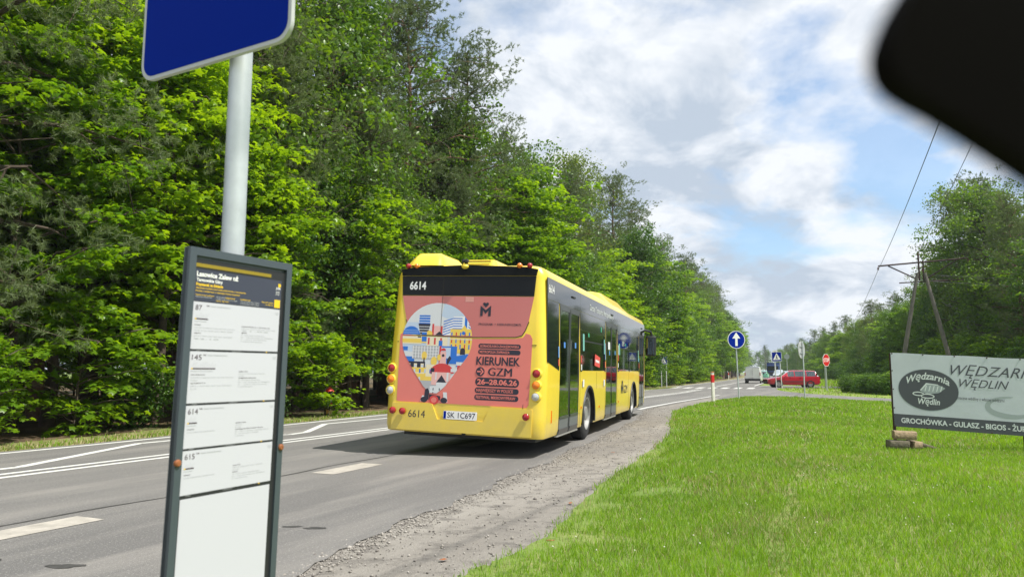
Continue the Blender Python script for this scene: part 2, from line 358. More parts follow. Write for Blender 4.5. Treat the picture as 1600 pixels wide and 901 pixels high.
VERGE = ground_mat('dry_verge', [(.16,.17,.05),(.28,.23,.12),(.10,.14,.03),(.30,.26,.17)], [(.6,.4,.6),(2.2,.5,.65),(20,.55,.68)], .95, 1, 40)
LITTER = ground_mat('forest_litter', [(.085,.060,.036),(.14,.095,.055),(.05,.07,.018),(.22,.15,.09)], [(.8,.4,.6),(.5,.52,.62),(22,.56,.66)], .95, 1, 30)

def strip(name, ts, lo, hi, z, m, jit=0, **tags):
    mb = MB(); k = mb.mi(m)
    for T in ts:
        a = lo(T)+(random.uniform(-jit, jit) if jit else 0); b = hi(T)+(random.uniform(-jit, jit) if jit else 0)
        mb.v += [rp(T, a, z), rp(T, b, z)]
    for i in range(len(ts)-1): mb.f.append((2*i, 2*i+1, 2*i+3, 2*i+2)); mb.m.append(k)
    return mb.build(name, None, smooth=0, **tags)
# terrain sheet to the horizon
tb = MB(); R_ = [0, 30, 60, 120, 250, 500, 1000, 2500]; vs_ = [(20, 40, -.03)]; fs_ = []
for r in R_[1:]:
    for k in range(48): a = 2*PI*k/48; vs_.append((20+r*math.cos(a), 40+r*math.sin(a), -.03))
for k in range(48): fs_.append((0, 1+k, 1+(k+1) % 48))
for i in range(len(R_)-2):
    for k in range(48): fs_.append((1+i*48+k, 1+(i+1)*48+k, 1+(i+1)*48+(k+1) % 48, 1+i*48+(k+1) % 48))
tb.add(vs_, fs_, FIELD); tb.build('terrain', smooth=0, kind='structure')
ts_long = list(np.arange(-30, 45, .12))+list(np.arange(45, 130, 2))+list(np.arange(130, 500, 8))
strip('forest_floor', list(np.arange(-40, 460, 6)), lambda T: -90, lambda T: far_edge(T)-1.2, -.02, LITTER, kind='structure')
strip('roadside_verge', list(np.arange(-40, 460, 2)), lambda T: far_edge(T)-1.9, lambda T: far_edge(T)-.2, -.014, VERGE, jit=.25, kind='structure')
def road_mesh():
    mb = MB(); k = mb.mi(ASPH); n = 0
    for T in ts_long:
        j = random.uniform(-.035, .035)+.04*math.sin(T*2.1)+.03*math.sin(T*5.3+1) if T < 26 else 0
        mb.v += [rp(T, far_edge(T)-.28+random.uniform(-.03, .03), 0), rp(T, near_edge(T)+j, 0)]
    for i in range(len(ts_long)-1): mb.f.append((2*i, 2*i+1, 2*i+3, 2*i+2)); mb.m.append(k)
    return mb.build('road', smooth=0, kind='structure')
road_mesh()
# shoulder of compacted gravel
GE = [(-2.6,-6),(-1.2,0),(-.75,3),(-.31,4.6),(-.08,4.99),(.35,5.99),(.87,7.89),(1.84,10.79),(2.66,13.24),(3.35,15.8),(3.85,18.2),(4.55,21.2),(5.3,23.9),(6.6,27.2),(8.51,31.3),(10.2,34.6),(11.4,36.4),(12.4,37.2),(13.3,36.9),(14.1,35.2),(14.9,32.6),(15.7,30.2),(17.6,23.5),(20.5,14),(24,4),(27,-6)]
def smooth_poly(P, k=6, jit=0.0):
    out = []
    for i in range(len(P)-1):
        p0 = P[max(i-1, 0)]; p1 = P[i]; p2 = P[i+1]; p3 = P[min(i+2, len(P)-1)]
        for j in range(k):
            t = j/k; q = []
            for a in (0, 1): q.append(.5*((2*p1[a])+(-p0[a]+p2[a])*t+(2*p0[a]-5*p1[a]+4*p2[a]-p3[a])*t*t+(-p0[a]+3*p1[a]-3*p2[a]+p3[a])*t**3)+random.uniform(-jit, jit))
            out.append(tuple(q))
    out.append(P[-1]); return out
GES = smooth_poly(GE, 10, .03)
sh = MB(); left = [rp(T, near_edge(T)-.5, -.010) for T in np.linspace(-10, 26, 60)]
# shoulder spans from under the road edge to under the lawn edge
Pn = [(x, y) for x, y in GES if y < 26 and x < 6][::4]
ring = []
def near_pt(T): return rp(T, near_edge(T)-.6, -.010)
for i in range(70):
    T = -12+i*(51/69); a = near_pt(T); sh.v += [a, rp(T, near_edge(T)+(3.2 if T < 8 else 2.6 if T < 20 else 1.2), -.010)]
for i in range(69): sh.f.append((2*i, 2*i+1, 2*i+3, 2*i+2)); sh.m.append(sh.mi(GRAV))
sh.build('gravel_shoulder', smooth=0, kind='structure')
# lawn sheet
from mathutils.geometry import tessellate_polygon
def flat_poly(name, P, z, m, **tags):
    mb = MB(); V3 = [Vector((x, y, z)) for x, y in P]; tr = tessellate_polygon([V3]); mb.add([tuple(v) for v in V3], [tuple(t) for t in tr], m)
    o = mb.build(name, smooth=0, **tags); me = o.data
    import bmesh
    bm = bmesh.new(); bm.from_mesh(me); bmesh.ops.recalc_face_normals(bm, faces=bm.faces)
    if bm.faces and sum(f.normal.z for f in bm.faces) < 0: bmesh.ops.reverse_faces(bm, faces=bm.faces)
    bm.to_mesh(me); bm.free(); return o
flat_poly('lawn', GES, .004, LAWN, kind='structure')
# side road and its mouth, exit lane
SRN = [(12.2,37.0),(13.3,36.9),(14.1,35.2),(14.9,32.6),(15.7,30.2),(17.6,23.5),(20.5,14),(24,4),(27,-6)]
SRF = [(30.5,-5),(27.2,5),(23.6,15),(20.8,24),(18.9,30),(17.8,35),(17.2,40),(17.3,45),(18.2,50.5),(19.6,55),(21,58)]
side = [rp(40, -6.6)[:2], (9.2, 32.6)]+[(10.2, 34.3), (11.4, 36.1)]+[p for p in smooth_poly(SRN, 4)]+[p for p in smooth_poly(SRF, 4)]+[rp(64, -6.5)[:2]]
side = [(p[0], p[1]) for p in side]
flat_poly('side_road', side, -.006, ASPH, kind='structure')
exitl = [rp(61, -6.4)[:2], (22, 57.8), (26, 58.2), (34, 57), (60, 50), (62, 56), (36, 62.5), (28, 64.5), (25, 68), rp(72, -6.4)[:2]]
flat_poly('exit_lane', [(p[0], p[1]) for p in exitl], -.009, ASPH, kind='structure')

DASHP = mat('worn_paint', (.40, .372, .325), .8, var=.3, vscale=7)
# painted markings
def line(mb, T0, T1, S, w=.12, z=.004, f=None, step=1.5):
    n = max(2, int((T1-T0)/step)+1); ts = np.linspace(T0, T1, n); k = mb.mi(WHITEP)
    for i in range(n-1):
        a, b = ts[i], ts[i+1]; Sa = f(a) if f else S; Sb = f(b) if f else S
        mb.poly([rp(a, Sa-w/2, z), rp(a, Sa+w/2, z), rp(b, Sb+w/2, z), rp(b, Sb-w/2, z)], WHITEP)
mb = MB()
line(mb, -20, 300, 0, .13, f=lambda T: far_edge(T)+.02)
mb.build('edge_line', smooth=0, kind='structure')
mb = MB(); line(mb, -20, 54, -9.06, .12); line(mb, -20, 54, -9.36, .12); line(mb, 66, 300, -9.2, .14)
mb.build('centre_line', smooth=0, kind='structure')
mb = MB()
for a in np.arange(-6.0+.22, 30, 4.0):
    if 3 < a < 3.5 or True: pass
for a, b in ((-4.6,-3.0),(.6,4.35),(7.35,8.42),(11.0,12.7)):
    S = -5.88
    mb.poly([rp(a, S-.17, .004), rp(a, S+.17, .004), rp(b, S+.15, .004), rp(b, S-.19, .004)], DASHP)
mb.build('bay_dashes', smooth=0, kind='structure')
mb = MB(); Z = [(-2,-11.25),(1,-11.25),(3,-9.95),(6.2,-9.86),(9.1,-11.22),(9.9,-11.18),(11.6,-10.12),(12.2,-10.2),(14.3,-11.4),(17.5,-11.3),(20,-10.3),(22,-10.3),(25,-11.4),(28,-11.4),(30.5,-10.3)]
for (a, sa), (b, sb) in zip(Z[:-1], Z[1:]):
    d = Vector((b-a, sb-sa)).normalized(); n = Vector((-d.y, d.x))*.075
    mb.poly([rp(a-n.x, sa-n.y, .0045), rp(a+n.x, sa+n.y, .0045), rp(b+n.x, sb+n.y, .0045), rp(b-n.x, sb-n.y, .0045)][::-1], WHITEP)
mb.build('zigzag_line', smooth=0, kind='structure')
mb = MB(); line(mb, 24.2, 41, 0, .14, f=lambda T: near_edge(T)-.22); line(mb, 70, 300, 0, .14, f=lambda T: near_edge(T)-.25)
mb.build('edge_line', smooth=0, kind='structure')
mb = MB()
for i in range(7):
    S = -11.7+i*.95; line(mb, 57.2, 61.2, S, .5, step=4)
mb.build('zebra_crossing', smooth=0, kind='structure')
# tar seam and patches
SEAM = mat('tar_seam', (.055, .053, .05), .7, var=.4, vscale=12)
mb = MB(); prev = None
for T in np.arange(-5, 24, .25):
    S = -6.22+.04*math.sin(T*1.3)+.02*math.sin(T*3.7)
    w = .012+.012*abs(math.sin(T*2.3))
    if prev: mb.poly([rp(prev[0], prev[1]-w, .003), rp(prev[0], prev[1]+w, .003), rp(T, S+w, .003), rp(T, S-w, .003)], SEAM)
    prev = (T, S)
for (x, y, r) in ((-2.85, 4.85, .14), (-1.75, 6.05, .09), (-1.55, 6.0, .11), (-3.4, 5.0, .07)):
    P = []
    for k in range(12): a = 2*PI*k/12; q = r*random.uniform(.6, 1.2); P.append((x+q*math.cos(a)*1.4*NX*0+q*math.cos(a)*.9, y+q*math.sin(a)*.45, .003))
    mb.poly(P, SEAM)
mb.build('tar_repair', smooth=0, kind='structure')

# ------------------------------------------------------------------ grass, stones (uncountable: one object each)
def inside(P, pts):
    x, y = pts[:, 0], pts[:, 1]; c = np.zeros(len(pts), bool); n = len(P)
    for i in range(n):
        x1, y1 = P[i]; x2, y2 = P[(i+1) % n]
        if y1 == y2: continue
        cond = ((y1 > y) != (y2 > y)) & (x < (x2-x1)*(y-y1)/(y2-y1)+x1); c ^= cond
    return c
def blades(name, P, H, W, mats, mi, lean=.5):
    n = len(P); a = RNG.uniform(0, 2*PI, n); la = RNG.uniform(0, 2*PI, n); ln = RNG.uniform(.1, lean, n)*H
    ux, uy = np.cos(a)*W/2, np.sin(a)*W/2; lx, ly = np.cos(la)*ln, np.sin(la)*ln
    z0 = P[:, 2]
    V = np.stack([np.stack([P[:,0]-ux, P[:,1]-uy, z0], 1), np.stack([P[:,0]+ux, P[:,1]+uy, z0], 1),
                  np.stack([P[:,0]+lx*.35+ux*.8, P[:,1]+ly*.35+uy*.8, z0+H*.55], 1), np.stack([P[:,0]+lx*.35-ux*.8, P[:,1]+ly*.35-uy*.8, z0+H*.55], 1),
                  np.stack([P[:,0]+lx, P[:,1]+ly, z0+H*.98], 1)], 1).reshape(-1, 3)
    b = (np.arange(n)*5)[:, None]
    F = np.concatenate([b+[0,1,2], b+[0,2,3], b+[3,2,4]], 0); M = np.concatenate([mi, mi, mi])
    me = np_mesh(name, V, F, mats, M); o = bpy.data.objects.new(name, me); COL.objects.link(o); return o
GR1 = leaf_mat('grass_blade', (.155, .31, .020), (.27, .44, .040), .5, .4, (1.5, 1.4, .4))
GR2 = leaf_mat('grass_blade_dry', (.30, .27, .12), (.42, .38, .20), .3, .6, (1.2, 1.1, .7))
GR3 = leaf_mat('grass_blade_dark', (.10, .21, .018), (.17, .30, .03), .45, .4, (1.5, 1.4, .4))
def vnoise(P, s, seed=0):
    r = np.random.default_rng(seed); out = np.zeros(len(P)); 
    for k in range(5):
        a = r.uniform(0, 2*PI); f = s*r.uniform(.6, 1.7); out += np.sin((P[:,0]*math.cos(a)+P[:,1]*math.sin(a))*f+r.uniform(0, 6))
    return out/5
def lawn_grass():
    allP = []; H = []; W = []
    for (y0, y1, dens, hh, ww) in ((3.9, 7.5, 4200, .05, .0045), (7.5, 12, 1900, .055, .007), (12, 20, 800, .06, .012), (20, 38, 260, .07, .024)):
        x0, x1 = -.6, .72*y1+2.8; n = int(dens*(x1-x0)*(y1-y0)); P = np.stack([RNG.uniform(x0, x1, n), RNG.uniform(y0, y1, n)], 1)
        P = P[(P[:,0] < .74*P[:,1]+2.6)]; e = RNG.normal(0, .05, (len(P), 2)); P2 = P+e
        P = P[inside(GES, P2)]
        allP.append(P); k = len(P); vn = vnoise(P, 3.0, 3)
        H.append(hh*RNG.uniform(.5, 1.35, k)*(1+.35*vn)); W.append(ww*RNG.uniform(.7, 1.3, k))
    P = np.concatenate(allP); H = np.concatenate(H); W = np.concatenate(W)
    # bare worn patches near the shoulder and under the billboard
    bare = vnoise(P, 2.2, 9)+vnoise(P, 7, 5)*.5; dx = P[:,0]-np.interp(P[:,1], [g[1] for g in GE[:12]], [g[0] for g in GE[:12]])
    keep = ~((dx < .9) & (bare > .15) & (RNG.uniform(0, 1, len(P)) < .75) & (P[:,1] < 12)) & ~((bare > .95) & (RNG.uniform(0, 1, len(P)) < .45))
    keep &= ~((dx < .25) & (RNG.uniform(0, 1, len(P)) < .45))
    P, H, W, dx, bare = P[keep], H[keep], W[keep], dx[keep], bare[keep]
    u = RNG.uniform(0, 1, len(P)); vn = vnoise(P, 1.3, 21)+.6*vnoise(P, 5.5, 22)
    # faint trampled wheel trace across the lawn
    tx = np.interp(P[:,1], [4.6, 6.5, 9, 12, 15], [1.55, 2.35, 3.45, 4.7, 5.9]); tr_ = np.abs(P[:,0]-tx-.05*np.sin(P[:,1]*3)) < .07+.02*vn
    H = np.where(tr_ & (u < .7), H*.35, H); tuft = vnoise(P, 9, 31) > .55; H = np.where(tuft, H*1.5, H)
    mi = np.where(u < .09+.16*(bare > .25)+.45*tr_, 1, np.where(u > .72-.42*vn, 2, 0))
    o = blades('lawn_grass', np.c_[P, np.full(len(P), .003)], H, W, [GR1, GR2, GR3], mi, .8)
    o['kind'] = 'stuff'; o['label'] = 'short bright green grass of the lawn beside the gravel shoulder'; o['category'] = 'grass'
lawn_grass()
def verge_grass():
    n = 15000; T = RNG.uniform(4, 60, n)**1.0; S = np.array([far_edge(t) for t in T])-.32-np.abs(RNG.normal(0, .5, n))
    P = np.stack([T*TX+S*NX, T*TY+S*NY], 1); H = RNG.uniform(.03, .10, n); W = RNG.uniform(.01, .022, n); u = RNG.uniform(0, 1, n)
    mi = np.where(u < .5, 1, np.where(u > .8, 2, 0))
    o = blades('verge_grass', np.c_[P, np.full(n, -.015)], H, W, [GR1, GR2, GR3], mi, .9); o['kind'] = 'stuff'
    o['label'] = 'dry and green tufts along the woodland side of the road'; o['category'] = 'grass'
    n = 26000; x = RNG.uniform(16, 60, n); y = RNG.uniform(30, 100, n); P = np.stack([x, y], 1)
    sidep = side; ex = [(p[0], p[1]) for p in exitl]; s = P[:,0]*NX+P[:,1]*NY
    k = ~inside(sidep, P) & ~inside(ex, P) & (s > -5.0) & (~inside(GES, P)); P = P[k]; n = len(P)
    mi = np.where(RNG.uniform(0, 1, n) < .2, 1, 0)
    far = np.clip(P[:,1]/50, .6, 2)
    o = blades('field_grass', np.c_[P, np.full(n, -.03)], RNG.uniform(.08, .30, n)*np.clip((P[:,0]-14)/14, .35, 1.6), RNG.uniform(.04, .08, n)*far, [GR1, GR2, GR3], mi, .8); o['kind'] = 'stuff'
    o['label'] = 'longer meadow grass between the side road and the right hand trees'; o['category'] = 'grass'
verge_grass()
def stones():
    t = (1+5**.5)/2; iv = np.array([(1,0,.0),(-1,0,0),(0,1,0),(0,-1,0),(0,0,1),(0,0,-1)], float); tri = np.array([(0,2,4),(2,1,4),(1,3,4),(3,0,4),(2,0,5),(1,2,5),(3,1,5),(0,3,5)])
    n = 22000; T = 1+25*RNG.uniform(0, 1, n)**1.4; near = np.array([near_edge(a) for a in T])
    S = near+np.where(RNG.uniform(0, 1, n) < .55, RNG.normal(.03, .10, n), RNG.uniform(-.05, 2.2, n))
    P = np.stack([T*TX+S*NX, T*TY+S*NY, np.full(n, -.004)], 1); P = P[~inside(GES, P[:, :2]+np.array([.03, 0]))]; n = len(P)
    r = RNG.gamma(1.8, .0026, n)+.002
    V = (iv[None]*RNG.uniform(.6, 1.15, (n, 6, 1))*r[:, None, None]*np.array([1, 1, .7]))
    a = RNG.uniform(0, PI, n); c, s = np.cos(a)[:, None], np.sin(a)[:, None]
    V = np.stack([V[...,0]*c-V[...,1]*s, V[...,0]*s+V[...,1]*c, V[...,2]], 2)+P[:, None]
    F = (np.arange(n)*6)[:, None, None]+tri[None]; mi = np.repeat(RNG.choice([0, 1, 2], n, p=[.5, .3, .2]), 8)
    ms = [mat('stone_grey', (.26, .24, .21), .9), mat('stone_pale', (.36, .335, .30), .9), mat('stone_dark', (.15, .135, .12), .9)]
    o = bpy.data.objects.new('loose_stones', np_mesh('loose_stones', V.reshape(-1, 3), F.reshape(-1, 3), ms, mi)); COL.objects.link(o)
    o['kind'] = 'stuff'; o['label'] = 'loose chippings along the broken asphalt edge'; o['category'] = 'gravel'
    # tiny white clover heads in the lawn
    n = 420; P = np.stack([RNG.uniform(0, 12, n), RNG.uniform(4.6, 16, n), RNG.uniform(.035, .06, n)], 1); P = P[inside(GES, P[:, :2]) & (vnoise(P, 1.1, 77) > -.1)]; n = len(P)
    V = iv[None]*RNG.uniform(.7, 1.1, (n, 6, 1))*.0075+P[:, None]; F = (np.arange(n)*6)[:, None, None]+tri[None]
    o = bpy.data.objects.new('clover_flowers', np_mesh('clover_flowers', V.reshape(-1, 3), F.reshape(-1, 3), [mat('clover_white', (.62, .60, .50), .8)])); COL.objects.link(o)
    o['kind'] = 'stuff'; o['label'] = 'tiny pale clover heads scattered through the lawn'; o['category'] = 'flowers'
    # fallen brown leaves on the shoulder
    for i, (x, y) in enumerate(((.28, 5.55), (.55, 7.1), (1.55, 11.5), (-.45, 5.0))):
        mb = MB(); L_ = .035; P_ = [(-.5,0,0),(-.2,.25,.15),(.2,.3,.1),(.5,0,.2),(.2,-.28,.08),(-.2,-.22,.18)]
        mb.poly([(p[0]*L_*2, p[1]*L_*2, p[2]*L_+.003) for p in P_], mat('dead_leaf', (.26, .09, .03), .8))
        o = mb.build('fallen_leaf', smooth=0); o.location = (x, y, 0); o.rotation_euler = (0, 0, i*1.3)
        o['label'] = ['rust brown dead leaf on the gravel, nearest the lawn corner', 'brown dead leaf lying midway along the gravel shoulder', 'small brown leaf on the gravel beside the bus wheel', 'brown leaf on the gravel at the bottom edge of the view'][i]
        o['category'] = 'leaf'; o['group'] = 'dead leaves on the gravel shoulder'
stones()
#--PART2--

# ------------------------------------------------------------------ trees
MAPLE2 = np.array([(0,.0),(.42,.08),(.30,.32),(.58,.62),(.20,.62),(0,1.05),(-.20,.62),(-.58,.62),(-.30,.32),(-.42,.08)])
OVAL2 = np.array([(0,0),(.30,.25),(.32,.6),(0,1.0),(-.32,.6),(-.30,.25)])
def leaf_cloud(C, size, Nrm, shape):
    """one small folded leaf polygon per point: C centres, Nrm normals, size lengths"""
    n = len(C); Nrm = Nrm/np.linalg.norm(Nrm, axis=1, keepdims=True)
    r = RNG.normal(size=(n, 3)); U = np.cross(Nrm, r); U /= np.linalg.norm(U, axis=1, keepdims=True)+1e-9; Wd = np.cross(Nrm, U)
    k = len(shape); x = shape[:, 0]; y = shape[:, 1]-.4; z = -np.abs(x)*.35-(y**2)*.25
    V = C[:, None]+size[:, None, None]*(x[None, :, None]*U[:, None]+y[None, :, None]*Wd[:, None]+z[None, :, None]*Nrm[:, None])
    cen = C[:, None]+size[:, None, None]*(.0*U[:, None])
    V = np.concatenate([V, cen], 1); i = np.arange(k)
    t = np.stack([np.full(k, k), i, (i+1) % k], 1)
    F = (np.arange(n)*(k+1))[:, None, None]+t[None]
    return V.reshape(-1, 3), F.reshape(-1, 3)
def needle_cloud(C, D, L, per, w):
    """tufts of thin needles: C centres, D shoot directions"""
    n = len(C); D = D/np.linalg.norm(D, axis=1, keepdims=True)
    C2 = np.repeat(C, per, 0); D2 = np.repeat(D, per, 0); m = len(C2)
    R = RNG.normal(size=(m, 3)); d = D2*RNG.uniform(.1, 1.0, (m, 1))+R*.60; d /= np.linalg.norm(d, axis=1, keepdims=True)
    st = C2+D2*RNG.uniform(-.7, .7, (m, 1))*L; ln = L*RNG.uniform(.6, 1.2, (m, 1)); sd_ = np.cross(d, RNG.normal(size=(m, 3))); sd_ /= np.linalg.norm(sd_, axis=1, keepdims=True)
    V = np.stack([st-sd_*w, st+sd_*w, st+d*ln], 1).reshape(-1, 3); F = np.arange(m*3).reshape(-1, 3); return V, F
def make_tree(name, kind, h, R, base, seed, leafm, barkm, nspray=330, per=60, leaf=.13, tr=.16, lean=0.0, flat=.16, spr=.62, fork=False):
    """tapered trunk with limbs (part trunk) and a crown of separate leaves (part crown)"""
    global RNG
    rs = np.random.default_rng(seed); rnd = random.Random(seed); RNG = rs
    root = empty(name); tb_ = MB()
    ax = [(0, 0, -.1)]; 
    for i in range(1, 9):
        t = i/8; ax.append((lean*h*t*t+rnd.uniform(-.02, .02)*h*.5, rnd.uniform(-.02, .02)*h*.5, h*.93*t))
    rad = [tr*(1.25 if i == 0 else (1-.86*(i/8))) for i in range(9)]
    tb_.tube(ax, rad, barkm, 9)
    axp = np.array(ax)
    def axis_at(z): return np.array([np.interp(z, axp[:,2], axp[:,0]), np.interp(z, axp[:,2], axp[:,1]), z])
    limbs = []; nl = 26 if kind != 'pine' else 34
    for i in range(nl):
        t = (i+.5)/nl; z = base*.85+(h*.95-base*.85)*t; a = i*2.4+rnd.uniform(-.5, .5)
        if kind == 'maple': rr = R*(math.sin(PI*min(1, (.16+t*.86)))**.55)*rnd.uniform(.7, 1.1); up = .35+.5*t
        elif kind == 'pine': rr = R*(1-.72*t**1.7)*(.45+.55*min(1, t*4))*rnd.uniform(.6, 1.12); up = .1+.7*t
        else: rr = R*math.sin(PI*min(1, (.2+t*.82)))**.6*rnd.uniform(.65, 1.1); up = .5+.5*t
        p0 = axis_at(z); pts = []
        for k in range(5):
            s_ = k/4; b = a+rnd.uniform(-.12, .12)*s_
            pts.append((p0[0]+math.cos(b)*rr*s_, p0[1]+math.sin(b)*rr*s_, z+rr*up*(s_**.8)*.55+rnd.uniform(-.08, .08)*s_-(.10*rr*s_**3 if kind == 'pine' else 0)))
        r0 = tr*(1-.8*t)*.36+.012; tb_.tube(pts, [r0*(1-.8*k/4) for k in range(5)], barkm, 5); limbs.append(np.array(pts))
    if kind == 'pine':   # dead twigs on the bare stem
        for i in range(12):
            z = rnd.uniform(.22, .55)*h; a = rnd.uniform(0, 6.28); L_ = rnd.uniform(.4, 1.3); p = axis_at(z)
            tb_.tube([tuple(p), (p[0]+math.cos(a)*L_, p[1]+math.sin(a)*L_, z+rnd.uniform(-.2, .25))], [.018, .006], barkm, 4)
    Cs = []; Ds = []
    for k in range(nspray):
        lb = limbs[rnd.randrange(nl)]; s_ = rnd.uniform(.22, 1.0)**.75; q = s_*4; i = min(3, int(q)); p = lb[i]+(lb[i+1]-lb[i])*(q-i)
        out = lb[4]-lb[0]; out = out/np.linalg.norm(out)
        sp = rs.normal(size=3)*np.array([spr, spr, spr*(.5 if kind == 'maple' else .7)])*(R/2.6)
        c = p+sp; c[2] = max(c[2], base*.55)
        Cs.append(c); d = out+rs.normal(size=3)*.35; d[2] += .25; Ds.append(d)
        if k % 3 == 0: tb_.tube([tuple(p), tuple((p+c)/2+np.array([0, 0, .05])), tuple(c)], [.016, .011, .004], barkm, 3, cap=False)
    if kind == 'pine':
        for z in np.linspace(.86*h, .99*h, 26): Cs.append(axis_at(min(z, h*.93))+np.array([0, 0, max(0, z-h*.93)])+rs.normal(size=3)*np.array([.3, .3, .12])); Ds.append(np.array([0, 0, 1.0])+rs.normal(size=3)*.4)
    Cs = np.array(Cs); Ds = np.array(Ds)
    if kind == 'pine':
        # each clump = several shoots
        m = 9; C2 = np.repeat(Cs, m, 0)+rs.normal(size=(len(Cs)*m, 3))*np.array([.20, .20, .11]); D2 = np.repeat(Ds, m, 0)+rs.normal(size=(len(Cs)*m, 3))*.5
        V, F = needle_cloud(C2, D2, leaf, per, leaf*(.085 if leaf > .11 else .05))
    else:
        n = len(Cs)*per; C2 = np.repeat(Cs, per, 0)
        if kind == 'maple':
            a = rs.uniform(0, 2*PI, n); rr = np.sqrt(rs.uniform(0, 1, n))*.52; off = np.stack([np.cos(a)*rr, np.sin(a)*rr, rs.normal(0, flat*.3, n)-rr*.22], 1)
            N_ = np.stack([off[:,0]*.6, off[:,1]*.6, np.ones(n)], 1)+rs.normal(size=(n, 3))*.34
        else:
            off = rs.normal(size=(n, 3))*np.array([.25, .25, .19]); N_ = off*1.2+np.array([0, 0, .45])+rs.normal(size=(n, 3))*.5
        V, F = leaf_cloud(C2+off, leaf*rs.uniform(.65, 1.2, n), N_, MAPLE2 if kind == 'maple' else OVAL2)
    me = np_mesh('crown', V, F, [leafm]); cr = bpy.data.objects.new('crown', me); COL.objects.link(cr); cr.parent = root
    tb_.build('trunk', root, smooth=60)
    RNG = np.random.default_rng(seed+99)
    return root
PROTO = {}
def proto(key, *a, **k):
    r = make_tree(*a, **k); PROTO[key] = [r, False]
SP = 'tree'
proto('mapleA', 'maple_tree', 'maple', 9.5, 2.9, 2.6, 1, LEAF_MAPLE, BARK, 340, 36, .185, .13)
proto('mapleB', 'maple_tree', 'maple', 7.5, 2.4, 1.3, 2, LEAF_MAPLE, BARK, 280, 36, .175, .10)
proto('oakA', 'oak_tree', 'oak', 12, 3.2, 2.6, 3, LEAF_OAK, BARK, 390, 48, .15, .2)
proto('oakB', 'oak_tree', 'oak', 10, 2.7, 1.2, 4, LEAF_DARK, BARK, 400, 46, .15, .15)
proto('pineA', 'pine_tree', 'pine', 17, 3.3, 6.5, 5, NEEDLE, PBARK, 430, 24, .125, .20, spr=.6)
proto('pineB', 'pine_tree', 'pine', 15, 2.7, 4.2, 6, NEEDLE, PBARK, 430, 24, .125, .18, lean=.04, spr=.6)
proto('pineC', 'pine_tree', 'pine', 11.5, 2.6, 1.6, 10, NEEDLE, BARK, 430, 42, .105, .14, spr=.6)
proto('birch', 'birch_tree', 'birch', 13, 2.2, 3.0, 7, BIRCHL, BIRB, 380, 44, .12, .12)
proto('shrubA', 'shrub', 'maple', 2.8, 1.5, .25, 8, LEAF_MAPLE, BARK, 84, 30, .165, .035, spr=.6)
proto('shrubB', 'shrub', 'oak', 1.7, 1.2, .1, 9, LEAF_DARK, BARK, 80, 46, .11, .03, spr=.5)
KINDL = {'mapleA': 'maple', 'mapleB': 'maple', 'oakA': 'oak', 'oakB': 'oak', 'pineA': 'pine', 'pineB': 'pine', 'pineC': 'pine', 'birch': 'birch', 'shrubA': 'shrub', 'shrubB': 'shrub'}
def place(key, x, y, sc, label, group, rz=None, tilt=0, sz=1.0):
    r, used = PROTO[key]
    if used: o = copy_tree(r)
    else: o = r; PROTO[key][1] = True
    o.location = (x, y, -.03); o.rotation_euler = (random.uniform(-tilt, tilt), random.uniform(-tilt, tilt), random.uniform(0, 6.28) if rz is None else rz)
    o.scale = (sc, sc, sc*sz); o['label'] = label; o['category'] = 'shrub' if key.startswith('shrub') else 'tree'
    if group: o['group'] = group
    return o
RT = random.Random(5)
def tp(T, S): x, y, _ = rp(T, S); return x, y
# the wood on the left of the road, from the camera to where the road vanishes
GL = 'trees of the wood along the left side of the road'
def zone(T):
    return 'left of the timetable' if T < 13.5 else 'between the timetable and the bus' if T < 23 else 'behind the bus' if T < 46 else 'past the bus'
KW = {'mapleA': 'tall bright green maple with layered leaves', 'mapleB': 'young bright green maple with low branches', 'oakA': 'broad mid green oak with a rounded crown', 'oakB': 'dark green leafy tree with dense foliage',
      'pineA': 'tall pine with a bare reddish stem', 'pineB': 'bushy grey green pine', 'pineC': 'young grey green pine with low branches', 'birch': 'slender birch with light foliage'}
TREES = []
def left(key, T, S, sc, sz=1.0, tilt=.03):
    x, y = tp(T, S); o = place(key, x, y, sc, f'{KW[key]} {zone(T)}', f'{KINDL[key]} trees {zone(T)}', tilt=tilt, sz=sz)
    TREES.append((o, key, 'front row' if S > -17 else 'second row' if S > -22.5 else 'back rows', zone(T), x/y if y > 1 else -9, T < 100))
# near part: understorey of maples and oaks at the verge
for T, S, k, sc in ((3.6,-15.2,'mapleA',1.1),(6.4,-16.6,'mapleB',1.2),(7.9,-15.0,'pineC',1.3),(9.6,-15.6,'mapleA',.86),(11.4,-17.2,'mapleA',1.12),(13.2,-15.7,'mapleA',.98),
                    (15.0,-17.4,'mapleA',1.18),(15.6,-15.2,'mapleB',.92),(17.3,-15.8,'pineC',1.0),(18.9,-16.3,'oakB',.80),(20.6,-15.4,'mapleB',1.0),(22.3,-16.0,'pineC',.92),(24.2,-16.2,'oakA',.72),(25.9,-15.3,'mapleA',.78),(28.3,-15.6,'pineC',.8),(30.2,-15.5,'mapleB',1.0)):
    left(k, T, S, sc, sz=1.08)
for T, S, k, sc in ((1.5,-20,'pineA',.95),(3.6,-18.6,'pineB',1.0),(5.8,-20.5,'pineA',1.05),(8.3,-19.2,'pineB',1.15),(10.2,-21.5,'pineA',1.0),(12.4,-19.2,'pineB',1.0),(14.8,-20.5,'oakA',1.25),(16.5,-18.8,'pineA',1.05),
                    (18.6,-17.9,'oakA',1.25),(20.6,-18.8,'pineA',1.15),(22.6,-18.6,'oakA',1.38),(24.8,-18.4,'pineB',1.3),(26.6,-20.2,'pineA',1.22),(28.2,-18.3,'pineA',1.18),(30.2,-20.6,'pineA',1.18),(30.8,-17.6,'oakA',1.22),(33,-18.8,'oakA',1.20)):
    left(k, T, S, sc)
